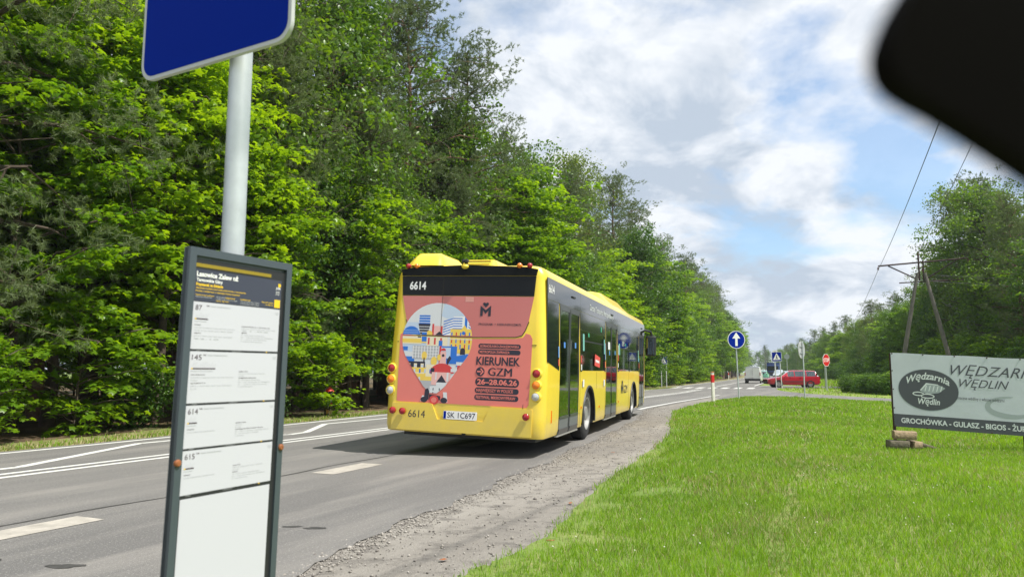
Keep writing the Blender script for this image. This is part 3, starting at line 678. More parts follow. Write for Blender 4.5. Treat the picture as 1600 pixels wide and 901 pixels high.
for i in range(22):
    T = -6+i*2.6; left(RT.choice(['pineA','oakA','oakB','mapleA','pineB']), T+RT.uniform(-.9,.9), -24.5+RT.uniform(-1.5,1.5), RT.uniform(.9,1.1))
for i in range(14):
    T = -6+i*4.2; left(RT.choice(['oakB','mapleB','oakA']), T+RT.uniform(-.9,.9), -30+RT.uniform(-1.5,1.5), RT.uniform(1.0,1.2))
# middle and far part
T = 31.0; i = 0
while T < 330:
    st = 3.4 if T < 90 else 5.0 if T < 180 else 8
    k = ['pineA','mapleA','pineB','oakA','pineB','birch','mapleB','pineA','oakB','pineA','oakA'][i % 11]
    near = k in ('mapleA','mapleB','oakB')
    S = -15.2 if near else -17.4
    hgt = {'pineA': .95, 'pineB': 1.0, 'oakA': 1.22, 'oakB': 1.1, 'mapleA': 1.15, 'mapleB': 1.3, 'birch': 1.2}[k]*(1.0 if T < 55 else 1.05)
    left(k, T+RT.uniform(-.7,.7), S+RT.uniform(-.8,.8), hgt*RT.uniform(.9,1.12))
    if T < 200: left(RT.choice(['pineA','pineB','pineB','oakA']), T+RT.uniform(-1,1), -21.5+RT.uniform(-1.5,1.5), RT.uniform(.84,.95) if T < 70 else RT.uniform(.98,1.1))
    if T < 120: left(RT.choice(['mapleB','oakB','mapleA']), T+1.7+RT.uniform(-.7,.7), -14.9+RT.uniform(-.4,.4), RT.uniform(.7,.95))
    T += st; i += 1
for T in np.arange(4, 48, 2.6):
    x, y = tp(T+RT.uniform(-.6,.6), -34.5+RT.uniform(-1,1)); place('shrubA', x, y, RT.uniform(1.1,1.6), 'undergrowth bush deep inside the left wood', 'undergrowth bushes deep in the wood', tilt=.1)
for T in np.arange(-14, 70, 4.6):
    x, y = tp(T+RT.uniform(-1,1), -44+RT.uniform(-3,3)); place(RT.choice(['oakB','oakA','mapleB']), x, y, RT.uniform(1.0,1.3), 'leafy tree deep in the left wood, glimpsed between nearer trunks', 'trees deep in the left wood', tilt=.03)
n = 0
for T in list(np.arange(3, 34, 1.75))+list(np.arange(34, 110, 3.1)):
    x, y = tp(T+RT.uniform(-.5,.5), -13.35-RT.uniform(0, 1.5)); k = RT.choice(['shrubA','shrubA','shrubB'])
    if 17.6 < T < 23 and T % 2 < 1.2: continue
    place(k, x, y, RT.uniform(.42,1.0), f'low leafy shrub at the foot of the wood {zone(T)}', f'shrubs at the wood edge {zone(T)}', tilt=.1)
# the wood on the right
GRW = 'trees of the wood on the right beyond the billboard'
def right(key, x, y, sc, where, sz=1.0):
    o = place(key, x, y, sc, f'{KW[key]} {where}', f'{KINDL[key]} trees of the right wood {where}', tilt=.03, sz=sz)
    TREES.append((o, key, 'front row' if x < fr(y)+2 else 'second row' if x < fr(y)+7 else 'back rows', where, x/y, y < 130))
FR = [(27.5,30),(30.5,40),(34,50),(36,60),(39.5,75),(46,95),(55,125),(66,155),(80,200),(98,260),(118,330)]
def fr(y): return float(np.interp(y, [b for a, b in FR], [a for a, b in FR]))
y = 33.0; i = 0
while y < 330:
    st = 3.2 if y < 80 else 5 if y < 160 else 9
    k = ['oakA','birch','mapleA','oakB','pineB','mapleB','oakA','pineA','birch','oakB'][i % 10]
    w = 'behind the billboard' if y < 75 else 'behind the STOP sign meadow'
    f = {'pineA': .78, 'pineB': .86, 'oakA': 1.0, 'oakB': 1.0, 'mapleA': 1.05, 'mapleB': 1.15, 'birch': 1.0}[k]
    f *= float(np.interp(y, [33, 46, 52, 61, 64, 97, 135, 215], [.84, .92, 1.12, 1.2, .82, .70, .70, .8]))
    right(k, fr(y)+RT.uniform(-.6,1.2), y, f*RT.uniform(.92,1.1), w)
    if y < 230: right(RT.choice(['pineB','oakA','pineA','birch']), fr(y)+5+RT.uniform(-1,1.5), y+1, f*RT.uniform(.95,1.1), w)
    if y < 130: right(RT.choice(['oakB','oakA','mapleA']), fr(y)+10+RT.uniform(-1,1.5), y+2, f*RT.uniform(.95,1.1), w)
    y += st; i += 1
y = 34.0
while y < 190:
    place(RT.choice(['shrubA','shrubB','shrubB']), fr(y)-1.6+RT.uniform(-.8,.8), y, RT.uniform(.8,1.5), 'shrub at the foot of the right hand wood behind the meadow', 'shrubs along the right wood edge', tilt=.1)
    y += 1.9 if y < 80 else 3.2 if y < 120 else 5
# end of the road: trees closing the view
for i in range(26):
    x = 84+i*4.2; place('oakA' if i % 2 else 'pineB', x, 345+RT.uniform(-12, 12)+i*2, RT.uniform(.85,1.05), 'tree of the far wood closing the view at the road end', 'far trees at the road end')
# bushes on the meadow edge
for i in range(16):
    px = 1316+i*6+RT.uniform(-3,3); D = 46.5-i*.42+RT.uniform(-1.2,1.2)
    place('shrubB' if i % 3 else 'shrubA', (px-800)/1150*D, D, RT.uniform(.30,.60)*(.72 if i % 3 == 0 else 1.0), 'rounded green bush in the row across the meadow left of the billboard', 'bushes in the meadow row')
ORD = ['first', 'second', 'third', 'fourth', 'fifth', 'sixth', 'seventh', 'eighth', 'ninth', 'tenth', 'eleventh', 'twelfth']
SHORT = {'mapleA': 'tall maple', 'mapleB': 'low-branched maple', 'oakA': 'broad oak', 'oakB': 'dark leafy tree', 'pineA': 'bare-stemmed pine', 'pineB': 'bushy pine', 'pineC': 'low-branched grey pine', 'birch': 'slender birch'}
from collections import defaultdict
grp = defaultdict(list)
for t in TREES:
    if t[5]: grp[(t[1], t[2], t[3])].append(t)
for (k_, row, z_), L_ in grp.items():
    L_.sort(key=lambda t: t[4])
    for i, t in enumerate(L_):
        if len(L_) == 1: t[0]['label'] = f'only {SHORT[k_]}, {row}, {z_}'
        elif i < 12: t[0]['label'] = f'{ORD[i]} {SHORT[k_]} from the left, {row}, {z_}'
for o_ in [o for o in COL.objects if o.name.split('.')[0] == 'shrub' and o.parent is None]: grp[('shrub', o_['label'])].append(o_)
for k_, L_ in grp.items():
    if k_[0] != 'shrub' or len(k_) != 2: continue
    L_.sort(key=lambda o: o.location.x/max(o.location.y, 1))
    for i, o_ in enumerate(L_[:12] if len(L_) <= 12 else []):
        tail = k_[1].split('wood ')[-1] if 'wood' in k_[1] else 'across the meadow'
        if len(L_) <= 12: o_['label'] = f"{ORD[i]} low shrub from the left {'at the wood foot ' if 'wood' in k_[1] else ''}{tail}"
#--PART3--

# ------------------------------------------------------------------ the bus
BO, BA, BR = (-.7734, 10.9154), .2954, .0385
bus = empty('city_bus', (*BO, 0), (0, BR, -BA), 'yellow city bus with coral festival advert on its rear, pulling out of the bay', 'bus')
RZ = [(.32,1.225,.03,11.94,.15),(.40,1.245,.004,11.97,.16),(.62,1.25,.0099,12,.17),(.95,1.25,.0248,12.0,.17),(1.29,1.25,.04,11.97,.17),(2.66,1.205,.102,11.86,.16),(2.72,1.185,.112,11.84,.16),(2.78,1.145,.13,11.80,.16),(2.825,1.05,.19,11.72,.16),(2.85,.85,.36,11.5,.15)]
def bhw(z): return float(np.interp(z, [r[0] for r in RZ], [r[1] for r in RZ]))
def rear_y(z): return .045*(z-.4)
def body_ring(z, hw, y0, y1, r, n=6):
    P = []
    for q, (sx, yy, sy) in enumerate(((1, y1, 1), (-1, y1, 1), (-1, y0, -1), (1, y0, -1))):
        for k in range(n+1):
            t = PI/2*(q+k/n); P.append((sx*(hw-r)+r*math.cos(t), yy-sy*r+r*math.sin(t), z))
    return P
mb = MB(); n = 28; vs_ = []
for i, r in enumerate(RZ): vs_ += body_ring(*r)
fs_ = [(i*n+k, i*n+(k+1) % n, (i+1)*n+(k+1) % n, (i+1)*n+k) for i in range(len(RZ)-1) for k in range(n)]
vs_ += [(0, .36+.3, 2.862), (0, 11.2, 2.862)]
fs_ += [tuple(range(n-1, -1, -1)), tuple(range((len(RZ)-1)*n, len(RZ)*n))]
vs_ = vs_[:-2]; mb.add(vs_, fs_, YEL)
body = mb.build('body', bus, smooth=0)
def cutter(boxes=(), cyls=(), m=INT):
    c = MB()
    for lo, hi in boxes: c.bbox(lo, hi, m)
    for (x0, x1, y, z, r) in cyls:
        nn = 40; a = [(x0, y+r*math.cos(2*PI*k/nn), z+r*math.sin(2*PI*k/nn)) for k in range(nn)]; b = [(x1, p[1], p[2]) for p in a]
        c.add(a+b, [tuple(range(nn)), tuple(range(2*nn-1, nn-1, -1))]+[(k, nn+k, nn+(k+1) % nn, (k+1) % nn) for k in range(nn)], m)
    o = c.build('cutter', bus, smooth=0)
    import bmesh
    bm = bmesh.new(); bm.from_mesh(o.data); bmesh.ops.recalc_face_normals(bm, faces=bm.faces); bm.to_mesh(o.data); bm.free(); return o
D1, W1, D2, W2, D3 = (.90, 2.42), (2.55, 4.98), (5.10, 6.62), (6.76, 10.42), (10.56, 11.72)
WZ0, WZ1, DZ0, DZ1 = 1.30, 2.02, .36, 2.30
cuts = [cutter([((-1.15, .95, .98), (1.15, 11.7, 2.40))]),
        cutter([((-1.1, D[0]+.04, .34), (1.1, D[1]-.04, 1.0)) for D in (D1, D2, D3)]),
        cutter([((1.05, D[0]+.03, DZ0), (1.4, D[1]-.03, DZ1)) for D in (D1, D2, D3)]+[((1.05, W[0]+.06, WZ0), (1.4, W[1]-.06, WZ1)) for W in (W1, W2)]
               + [((-1.4, a, WZ0), (-1.05, b, 2.25)) for a, b in ((1.2, 2.7), (2.85, 4.9), (5.05, 7.1), (7.25, 9.3), (9.45, 11.3))]+[((-1.0, 11.6, 1.1), (1.0, 12.2, 2.35))]),
        cutter([], [(s*.82, s*1.45, yy, .44, .565) for s in (-1, 1) for yy in (3.33, 9.42)], BLKM)]
import bmesh
bm = bmesh.new(); bm.from_mesh(body.data); bmesh.ops.recalc_face_normals(bm, faces=bm.faces); bm.to_mesh(body.data); bm.free()
for c in cuts:
    md = body.modifiers.new('b', 'BOOLEAN'); md.operation = 'DIFFERENCE'; md.object = c; md.solver = 'EXACT'
    try: md.material_mode = 'TRANSFER'
    except Exception: pass
dg = bpy.context.evaluated_depsgraph_get(); nm = bpy.data.meshes.new_from_object(body.evaluated_get(dg)); body.modifiers.clear(); body.data = nm
nm.shade_smooth(); nm.set_sharp_from_angle(angle=math.radians(28))
for c in cuts: bpy.data.objects.remove(c)
# side panels, right (s=1) and left (s=-1): x follows the body side
def sidep(s, off=.004): return lambda y, z, h=0.0: (s*(bhw(z)+off+h), y, z)
def side_panel(mb, s, pts, m, th=.006):
    mb.prism(pts, -.006, th, m, lambda y, z, h: (s*(bhw(z)+h), y, z))
mb = MB()
for s in (1, -1):
    top = 2.655
    q0 = .15 if s > 0 else .32
    side_panel(mb, s, [(q0, 1.42), (.86, 1.30), (.86, 2.33), (q0, 2.33)], BLK, .006)
    for a, b in ((q0, 2.48), (2.488, 5.04), (5.048, 6.69), (6.698, 8.6), (8.608, 10.50), (10.508, 11.84)): side_panel(mb, s, [(a, 2.335), (b, 2.335), (b, top), (a, top)], BLK, .006)
side_panel(mb, 1, [(W1[0]-.09, WZ1), (W1[1]+.08, WZ1), (W1[1]+.08, 2.33), (W1[0]-.09, 2.33)], BLK, .006)
side_panel(mb, 1, [(W2[0]-.09, WZ1), (W2[1]+.09, WZ1), (W2[1]+.09, 2.33), (W2[0]-.09, 2.33)], BLK, .006)
for a, b in ((W1[0]-.09, W1[0]+.06), (W1[1]-.06, W1[1]+.08), (W2[0]-.09, W2[0]+.06), (8.56, 8.64), (W2[1]-.06, W2[1]+.09), (D3[1]+.04, 11.86)): side_panel(mb, 1, [(a, 1.285), (b, 1.285), (b, 2.015), (a, 2.015)], BLK, .006)
for a, b in ((.866, 1.2), (2.7, 2.85), (4.9, 5.05), (7.1, 7.25), (9.3, 9.45), (11.3, 11.84)): side_panel(mb, -1, [(a, 1.285), (b, 1.285), (b, 2.33), (a, 2.33)], BLK, .006)
mb.build('black_side_band', bus, smooth=0)
for s, y in ((1, 1.9), (1, 5.9), (1, 11.2)):
    o = MB().box((s*(bhw(2.5)+.014), y, 2.52), (.02, .22, .025), BLKM).build('door_lamp', bus, smooth=0)
def pane(name, s, y0, y1, z0, z1, m, parent=bus, inset=-.012):
    b = MB(); b.prism([(y0, z0), (y1, z0), (y1, z1), (y0, z1)], inset, inset+.006, m, lambda y, z, h: (s*(bhw(z)+h), y, z)); return b.build(name, parent, smooth=0)
for a, b in ((W1[0]+.06, W1[1]-.06), (W2[0]+.06, 8.56), (8.64, W2[1]-.06)):
    w = pane('window', 1, a, b, WZ0, WZ1, GLASS)
    fb = MB(); fb.prism([(a, WZ1-.20), (b, WZ1-.20), (b, WZ1-.175), (a, WZ1-.175)], -.008, .004, BLKM, lambda y, z, h: (bhw(z)+h, y, z)); fb.build('frame', w, smooth=0)
for a, b in ((1.2, 2.7), (2.85, 4.9), (5.05, 7.1), (7.25, 9.3), (9.45, 11.3)): pane('window', -1, a, b, WZ0, 2.25, GLASS)
b = MB(); b.bbox((-1.0, 11.88, 1.1), (1.0, 11.89, 2.35), GLASS); b.build('windscreen', bus, smooth=0)
# doors
DFR = mat('door_frame', (.045, .048, .05), .35, coat=.2)
def door(D):
    mid = (D[0]+D[1])/2
    root_ = None
    for a, b in ((D[0]+.015, mid-.012), (mid+.012, D[1]-.015)):
        f = MB(); fr_ = lambda y, z, h: (bhw(z)+h, y, z)
        for p in ([(a, .31), (a+.05, .31), (a+.05, DZ1), (a, DZ1)], [(b-.05, .31), (b, .31), (b, DZ1), (b-.05, DZ1)], [(a+.05, .31), (b-.05, .31), (b-.05, .40), (a+.05, .40)], [(a+.05, .56), (b-.05, .56), (b-.05, .59), (a+.05, .59)], [(a+.05, DZ1-.06), (b-.05, DZ1-.06), (b-.05, DZ1), (a+.05, DZ1)]):
            f.prism(p, -.02, .012, DFR, fr_)
        f.prism([(a+.05, .40), (b-.05, .40), (b-.05, .56), (a+.05, .56)], -.012, .002, GREYM, fr_)
        dl = f.build('door', bus, smooth=0)
        pane('pane', 1, a+.05, b-.05, .59, DZ1-.06, GLASSD, dl, -.006)
        hb = MB(); hb.tube([(1.18, a+.14 if b < mid else b-.14, .95), (1.15, a+.14 if b < mid else b-.14, 1.65)], .016, mat('handrail_yellow', (.75, .55, .02), .4)); hb.build('handle', dl)
    e = MB(); e.prism([(D[0], DZ1+.0), (D[1], DZ1+.0), (D[1], DZ1+.03), (D[0], DZ1+.03)], -.005, .012, DFR, lambda y, z, h: (bhw(z)+h, y, z))
    e.prism([(D[0], .285), (D[1], .285), (D[1], .309), (D[0], .309)], -.03, .012, mat('aluminium_sill', (.5, .5, .48), .4, metal=.6), lambda y, z, h: (bhw(.32)+h, y, z)); e.build('door_rail', bus, smooth=0)
for D in (D1, D2, D3): door(D)
# interior
SEATM = mat('seat_fabric', (.06, .09, .16), .8, var=.3, vscale=20); TEAL = mat('handrail_teal', (.18, .45, .40), .4)
for y in (3.0, 3.85, 4.6, 7.1, 7.9, 8.7, 9.5):
    for x in (.72, -.72):
        b = MB(); b.rbox((x, y, 1.02), (.78, .42, .10), .05, SEATM); b.rbox((x, y-.20, 1.38), (.78, .09, .66), .05, SEATM); b.build('seat', bus)
for y in (2.62, 3.4, 4.25, 6.72, 7.5, 8.3, 9.1, 10.1):
    for x in (.95, -.45):
        MB().tube([(x, y, 1.0), (x+.02, y, 1.9), (x-.05, y+.05, 2.35)], .02, TEAL if RT.random() < .5 else MATS['handrail_yellow'], 6).build('handrail', bus)
b = MB(); b.bbox((-.7, 11.0, .98), (-.1, 11.1, 1.9), SEATM); b.bbox((-1.0, 11.4, 1.0), (1.0, 11.7, 1.25), BLKM); b.build('driver_cab', bus, smooth=0)
# stickers on the glass and doors
STB = mat('sticker_blue', (.08, .25, .62), .4); STG = mat('sticker_green', (.05, .42, .22), .4); STR = mat('sticker_red', (.65, .08, .07), .4); STW = mat('sticker_white', (.72, .73, .74), .4)
def sticker(y, z, w, h, m, parent=bus):
    b = MB(); b.prism([(y-w/2, z-h/2), (y+w/2, z-h/2), (y+w/2, z+h/2), (y-w/2, z+h/2)], .0145, .0155, m, lambda y, z, hh: (bhw(z)+hh, y, z)); return b.build('sticker', parent, smooth=0)
for a in [(1.20, 1.70, .11, .09, STB), (2.02, 1.72, .11, .09, STB), (.80, 1.58, .07, .17, STB), (.80, 1.42, .06, .10, STR), (2.50, 1.50, .06, .12, STR), (2.52, 1.36, .07, .10, STW),
          (5.45, 1.83, .26, .16, STW), (5.5, 1.68, .10, .09, STB), (6.25, 1.70, .10, .09, STB), (4.98, 1.70, .06, .34, STB), (4.96, 1.43, .08, .12, STR), (6.72, 1.60, .08, .14, STR), (6.70, 1.43, .08, .1, STW), (6.74, 1.78, .06, .22, STW),
          (2.72, 1.80, .14, .30, TEAL), (4.86, 1.79, .10, .30, TEAL), (6.90, 1.80, .16, .26, TEAL), (10.3, 1.72, .12, .30, TEAL), (10.46, 1.45, .08, .12, STR), (10.44, 1.6, .06, .1, STB),
          (4.50, 2.12, .08, .10, STG), (3.20, 1.95, .09, .07, STG), (7.9, 1.93, .09, .07, STG)]: sticker(*a)
b = MB(); b.prism([(3.75, 1.40), (4.30, 1.36), (4.36, 1.56), (3.82, 1.62)], .0145, .0155, STR, lambda y, z, hh: (bhw(z)+hh, y, z))
b.prism([(3.85, 1.47), (4.25, 1.445), (4.26, 1.49), (3.86, 1.52)], .016, .0165, STW, lambda y, z, hh: (bhw(z)+hh, y, z)); b.build('window_notice', bus, smooth=0)
# lettering on the side
fs1 = lambda y, z, h: (bhw(z)+.008+h, y, z)
b = MB(); put_text(b, '6614', WHT, fs1, .20, 2.44, .12, .34, .001, bold=.015); b.build('fleet_number', bus, smooth=0)
b = MB(); put_text(b, 'Zarząd Transportu Metropolitalnego', mat('grey_white_lettering', (.50, .52, .53), .5), fs1, 3.35, 2.435, .10, 2.75, .001, bold=.02); b.build('operator_lettering', bus, smooth=0)
def heart_m(b, fr, x, y, w, h, m, off):
    t = w*.24
    b.poly([fr(x, y, off), fr(x+t, y, off), fr(x+t, y+h*.40, off), fr(x+w/2, y+h*.16, off), fr(x+w-t, y+h*.40, off), fr(x+w-t, y, off), fr(x+w, y, off), fr(x+w, y+h*.74, off), fr(x+w/2, y+h*.42, off), fr(x, y+h*.74, off)], m)
    P = []
    for k in range(20):
        a = 2*PI*k/20; P.append((x+w/2+.46*w*.62*math.sin(a)**3*1.0, y+h*.80+w*.26*(13*math.cos(a)-5*math.cos(2*a)-2*math.cos(3*a)-math.cos(4*a))/16))
    b.poly([fr(p[0], p[1], off) for p in P], m)
b = MB(); heart_m(b, fs1, 7.25, .78, .30, .30, INK, .001); put_text(b, 'GZM', INK, fs1, 7.65, .78, .18, .60, .001); b.build('skirt_logo', bus, smooth=0)
for y, z in ((2.62, .66), (5.0, 1.12), (6.9, .60), (9.98, .7), (4.4, .60)):
    MB().box((1.252, y, z), (.012, .09, .04), AMBL).build('side_marker', bus, smooth=0)
for y, z in ((2.72, 1.08), (4.85, 1.06)):
    sticker(y, z, .13, .13, STW)
for (y, z, dy, dz) in ((.45, .62, .02, .18),): MB().box((1.255, y, z), (.015, dy, dz), AMBL).build('side_marker', bus, smooth=0)
# panel seams on the skirt
SEAMK = mat('panel_gap', (.03, .028, .01), .8)
b = MB()
for y in (2.50, 4.05, 5.06, 6.68, 8.5, 10.48):
    z1 = 1.28; z0 = .33 if abs(y-3.33) > .8 else .95
    b.box((1.2512, y, (z0+z1)/2), (.0015, .008, z1-z0), SEAMK)
b.box((1.2495, 1.25/2+.16-.1, 1.64-.0), (.0, .0, .0), SEAMK)
b.build('panel_gaps', bus, smooth=0)
# wheel-arch rims
for yy in (3.33, 9.42):
    b = MB(); P = [(1.253, yy+.575*math.cos(t), .44+.575*math.sin(t)) for t in np.linspace(-.15, PI+.15, 22)]; b.tube(P, .022, BLKM, 6); b.build('wheel_arch', bus)
# wheels
def wheel(x, y, s):
    M = Matrix.Translation((x, y, .478+x*BR)) @ Matrix.Rotation(PI/2*s, 4, 'Y')
    t = MB(); prof = [(.29, -.13), (.36, -.135), (.44, -.12), (.470, -.09), (.478, 0), (.470, .09), (.44, .12), (.36, .135), (.29, .13)]
    t.lathe(prof, RUB, M, 40)
    w = t.build('wheel', bus)
    r = MB(); r.lathe([(.29, .10), (.295, .135), (.275, .13), (.26, .07), (.17, .03), (.13, .05), (.125, .12), (.10, .13), (.06, .13), (.0, .13)], RIM, M, 32)
    for k in range(10):
        a = 2*PI*k/10; r.lathe([(.014, .05), (.014, .08), (0, .082)], GREYM, M @ Matrix.Translation((.155*math.cos(a), .155*math.sin(a), -.01)), 8)
    r.lathe([(.29, -.13), (.1, -.1), (0, -.1)], BLKM, M, 24); r.build('rim', w)
for y in (3.33, 9.42):
    wheel(1.085, y, 1); wheel(-1.085, y, -1)
b = MB()
for y in (3.33, 9.42): b.tube([(-1.0, y, .48), (1.0, y, .48)], .07, BLKM, 8)
b.bbox((-1.05, .35, .24), (1.05, 2.6, .335), BLKM); b.bbox((-.5, 2.6, .26), (.5, 11.4, .335), BLKM); b.build('underbody', bus, smooth=0)
# ------------------- rear face
SL = math.atan(.045)
def rf(x, z, h=0.0): return (x, rear_y(z)-.001-h, z)
def rpoly(mb, pts, m, off=0.0): mb.poly([rf(x, z, off) for x, z in pts], m)
def rprism(mb, pts, h0, h1, m): mb.prism(pts, h0, h1, m, rf)
def rrect(x0, z0, x1, z1, r, n=5):
    P = []
    for q, (cx_, cz) in enumerate(((x1-r, z1-r), (x0+r, z1-r), (x0+r, z0+r), (x1-r, z0+r))):
        for k in range(n+1): t = PI/2*(q+k/n); P.append((cx_+r*math.cos(t), cz+r*math.sin(t)))
    return P
# rear window block (dark glass) and the hatch below it
def xl(z): return float(np.interp(z, [1.78, 2.35, 2.78], [-.93, -1.065, -1.10]))
def xr(z): return float(np.interp(z, [1.78, 2.35, 2.78], [.93, 1.03, 1.06]))
REARG = mat('rear_dark_glass', (.006, .007, .008), .08, spec=.22)
RTOP = mat('rear_top_black', (.008, .009, .010), .6, spec=.12)
b = MB(); rprism(b, [(xl(2.36), 2.362), (xr(2.36), 2.362), (xr(2.66), 2.66), (xl(2.66), 2.66)], -.01, .008, REARG)
rprism(b, [(xl(2.665), 2.668), (xr(2.665), 2.668), (1.07, 2.76), (.9, 2.795), (0, 2.83), (-.9, 2.795), (-1.10, 2.76)], -.02, .022, RTOP)
rw = b.build('rear_window', bus, smooth=0)
hatch = [(xl(2.355), 2.355), (-.975, 1.99), (-.925, 1.86), (-.88, 1.79), (-.78, 1.765), (0, 1.745), (.78, 1.765), (.87, 1.79), (.915, 1.86), (.965, 1.99), (xr(2.355), 2.355)]
b = MB(); rprism(b, hatch, -.01, .006, PINKD); b.build('engine_hatch', bus, smooth=0)
gap = MB(); G2 = hatch[1:-1]
for (a, c) in zip(G2[:-1], G2[1:]):
    d = Vector((c[0]-a[0], c[1]-a[1])).normalized(); nn = Vector((-d.y, d.x))*-.011
    rprism(gap, [a, c, (c[0]+nn.x, c[1]+nn.y), (a[0]+nn.x, a[1]+nn.y)], -.002, .0065, SEAMK)
rprism(gap, [(.935, .34), (.941, .34), (.941, .80), (.935, .80)], -.002, .005, SEAMK); rprism(gap, [(-1.03, .34), (-1.024, .34), (-1.024, .72), (-1.03, .72)], -.002, .005, SEAMK)
rprism(gap, [(1.03, 1.648), (1.10, 1.648), (1.10, 1.656), (1.03, 1.656)], -.002, .005, SEAMK); rprism(gap, [(-1.10, 1.648), (-1.08, 1.648), (-1.08, 1.656), (-1.10, 1.656)], -.002, .005, SEAMK)
gap.build('panel_gaps', bus, smooth=0)
# bumper, slightly proud, with a recess step for the plate
b = MB(); P = [(-1.10, .345), (1.08, .345), (1.08, .735), (.45, .745), (.36, .525), (-.36, .525), (-.46, .745), (-1.10, .735)]
rprism(b, P, -.01, .022, YEL); b.build('bumper', bus, smooth=0)
# advert: the coral panel with all of its print
ad = MB()
PANEL = [(-1.045, .765), (-1.0, .755), (.99, .755), (1.02, .80), (1.035, 1.74), (1.0, 1.80), (.93, 1.82), (.925, 1.80), (.885, 1.755), (.78, 1.738), (0, 1.718), (-.78, 1.738), (-.885, 1.755), (-.935, 1.80), (-1.0, 1.80), (-1.06, 1.76)]
rprism(ad, PANEL, -.01, .003, PINK)
# location-pin picture
def pin_out():
    P = []; c = (-.455, 1.70); R_ = .565
    for k in range(30):
        t = math.radians(-28)+math.radians(236)*k/29; P.append((c[0]+R_*math.cos(t), c[1]+R_*math.sin(t)*.97))
    P += [(-.80, 1.22), (-.62, .99), (-.52, .90), (-.40, .90), (-.28, 1.0), (-.10, 1.25)]; return P
PIN = pin_out()
def clip_poly(sub, clip):
    """Sutherland-Hodgman against the (nearly convex) pin outline"""
    out = sub; n_ = len(clip)
    for i in range(n_):
        a = clip[i]; c = clip[(i+1) % n_]; inp = out; out = []
        def ins(p): return (c[0]-a[0])*(p[1]-a[1])-(c[1]-a[1])*(p[0]-a[0]) >= 0
        for j in range(len(inp)):
            p, q = inp[j], inp[(j+1) % len(inp)]
            ip, iq = ins(p), ins(q)
            if ip != iq:
                d1 = (c[0]-a[0])*(p[1]-a[1])-(c[1]-a[1])*(p[0]-a[0]); d2 = (c[0]-a[0])*(q[1]-a[1])-(c[1]-a[1])*(q[0]-a[0]); t = d1/(d1-d2)
                X = (p[0]+(q[0]-p[0])*t, p[1]+(q[1]-p[1])*t)
                out.append(X)
            if iq: out.append(q)
        if not out: return []
    return out
def seam_off(z): return .0075 if z > 1.75 else .0042
layer = [0]
def pin_shape(pts, m, clip=True):
    layer[0] += 1
    P = clip_poly(pts, PIN) if clip else pts
    if len(P) < 3: return
    for lo, hi in ((-9, 1.738), (1.762, 9)):
        band = [(-3, max(lo, -3)), (3, max(lo, -3)), (3, min(hi, 5)), (-3, min(hi, 5))]
        Q = clip_poly(P, band)
        if len(Q) >= 3: rpoly(ad, Q, m, (.0034 if hi < 2 else .0065)+layer[0]*.00003)
def pr_(x0, z0, x1, z1, m, clip=True): pin_shape([(x0, z0), (x1, z0), (x1, z1), (x0, z1)], m, clip)
pin_shape(PIN, PLG, False)
pin_shape([(-.35, 2.3), (0, 2.15), (.2, 1.9), (-.15, 1.95), (-.4, 2.05)], SKYB); pr_(-1.1, 1.55, -.6, 1.95, SKYB); 
def disc(cx_, cz, r, m, a0=0, a1=360, n_=14, clip=True, sz=1): pin_shape([(cx_+r*math.cos(math.radians(a0+(a1-a0)*k/n_)), cz+sz*r*math.sin(math.radians(a0+(a1-a0)*k/n_))) for k in range(n_+1)], m, clip)
pr_(-.76, 1.93, -.58, 2.06, BLU)                                     # striped tower
for k in range(3): pr_(-.76, 1.945+k*.04, -.58, 1.955+k*.04, PLG)
pin_shape([(-.77, 1.93), (-.57, 1.93), (-.60, 1.80), (-.63, 1.72), (-.71, 1.72), (-.74, 1.80)], INK)
for k in range(4): pr_(-.76, 1.76+k*.04, -.58, 1.77+k*.04, PLG)
disc(-.88, 1.74, .15, BLU, 0, 180); 
for k in range(3): pr_(-1.0, 1.765+k*.03, -.76, 1.770+k*.03, SKYB)
pin_shape([(-.32, 1.78), (-.20, 1.86), (-.20, 2.05), (-.05, 2.05), (-.05, 1.76)], PLG); pr_(-.03, 1.80, .03, 2.10, BLU); pr_(-.008, 1.80, .008, 2.10, PLG)
pin_shape([(-.40, 1.70), (-.30, 1.92), (-.20, 2.04), (.12, 2.06), (.12, 1.76)], WHT)
for k in range(6): pr_(-.20, 1.82+k*.038, -.06, 1.835+k*.038, BLU); pin_shape([(-.36, 1.76+k*.04), (-.20, 1.82+k*.038), (-.20, 1.835+k*.038), (-.36, 1.775+k*.04)], BLU); pin_shape([(.04, 1.85+k*.038), (.14, 1.78+k*.036), (.14, 1.795+k*.036), (.04, 1.865+k*.038)], BLU)
pr_(-.02, 1.80, .02, 2.10, BLU)
pr_(-.52, 1.75, -.38, 1.90, PPNK); pr_(-.54, 1.76, -.51, 1.93, PRED); pr_(-.40, 1.78, -.37, 1.9, PRED); pin_shape([(-.50, 1.75), (-.42, 1.82), (-.34, 1.75)], INK); disc(-.58, 1.78, .05, PYEL)
pr_(-1.05, 1.62, -.70, 1.74, CREAM); pr_(-1.02, 1.64, -.55, 1.70, PYEL); pr_(-.70, 1.66, -.62, 1.8, BLU); pr_(-.62, 1.6, -.28, 1.74, CREAM); disc(-.74, 1.72, .03, INK, 0, 180)
for k in range(3): pr_(-.60+k*.10, 1.62, -.57+k*.10, 1.72, PRED)
pr_(-.42, 1.60, -.36, 1.68, BLU)
pr_(-.24, 1.50, .12, 1.86, PYEL); pin_shape([(-.08, 1.84), (-.02, 1.92), (.04, 1.84)], PYEL)           # yellow hall
for k in range(5):
    for j in range(3): pr_(-.225+k*.07, 1.56+j*.09, -.205+k*.07, 1.60+j*.09+.03, PRED if (k+j) % 2 else BLU)
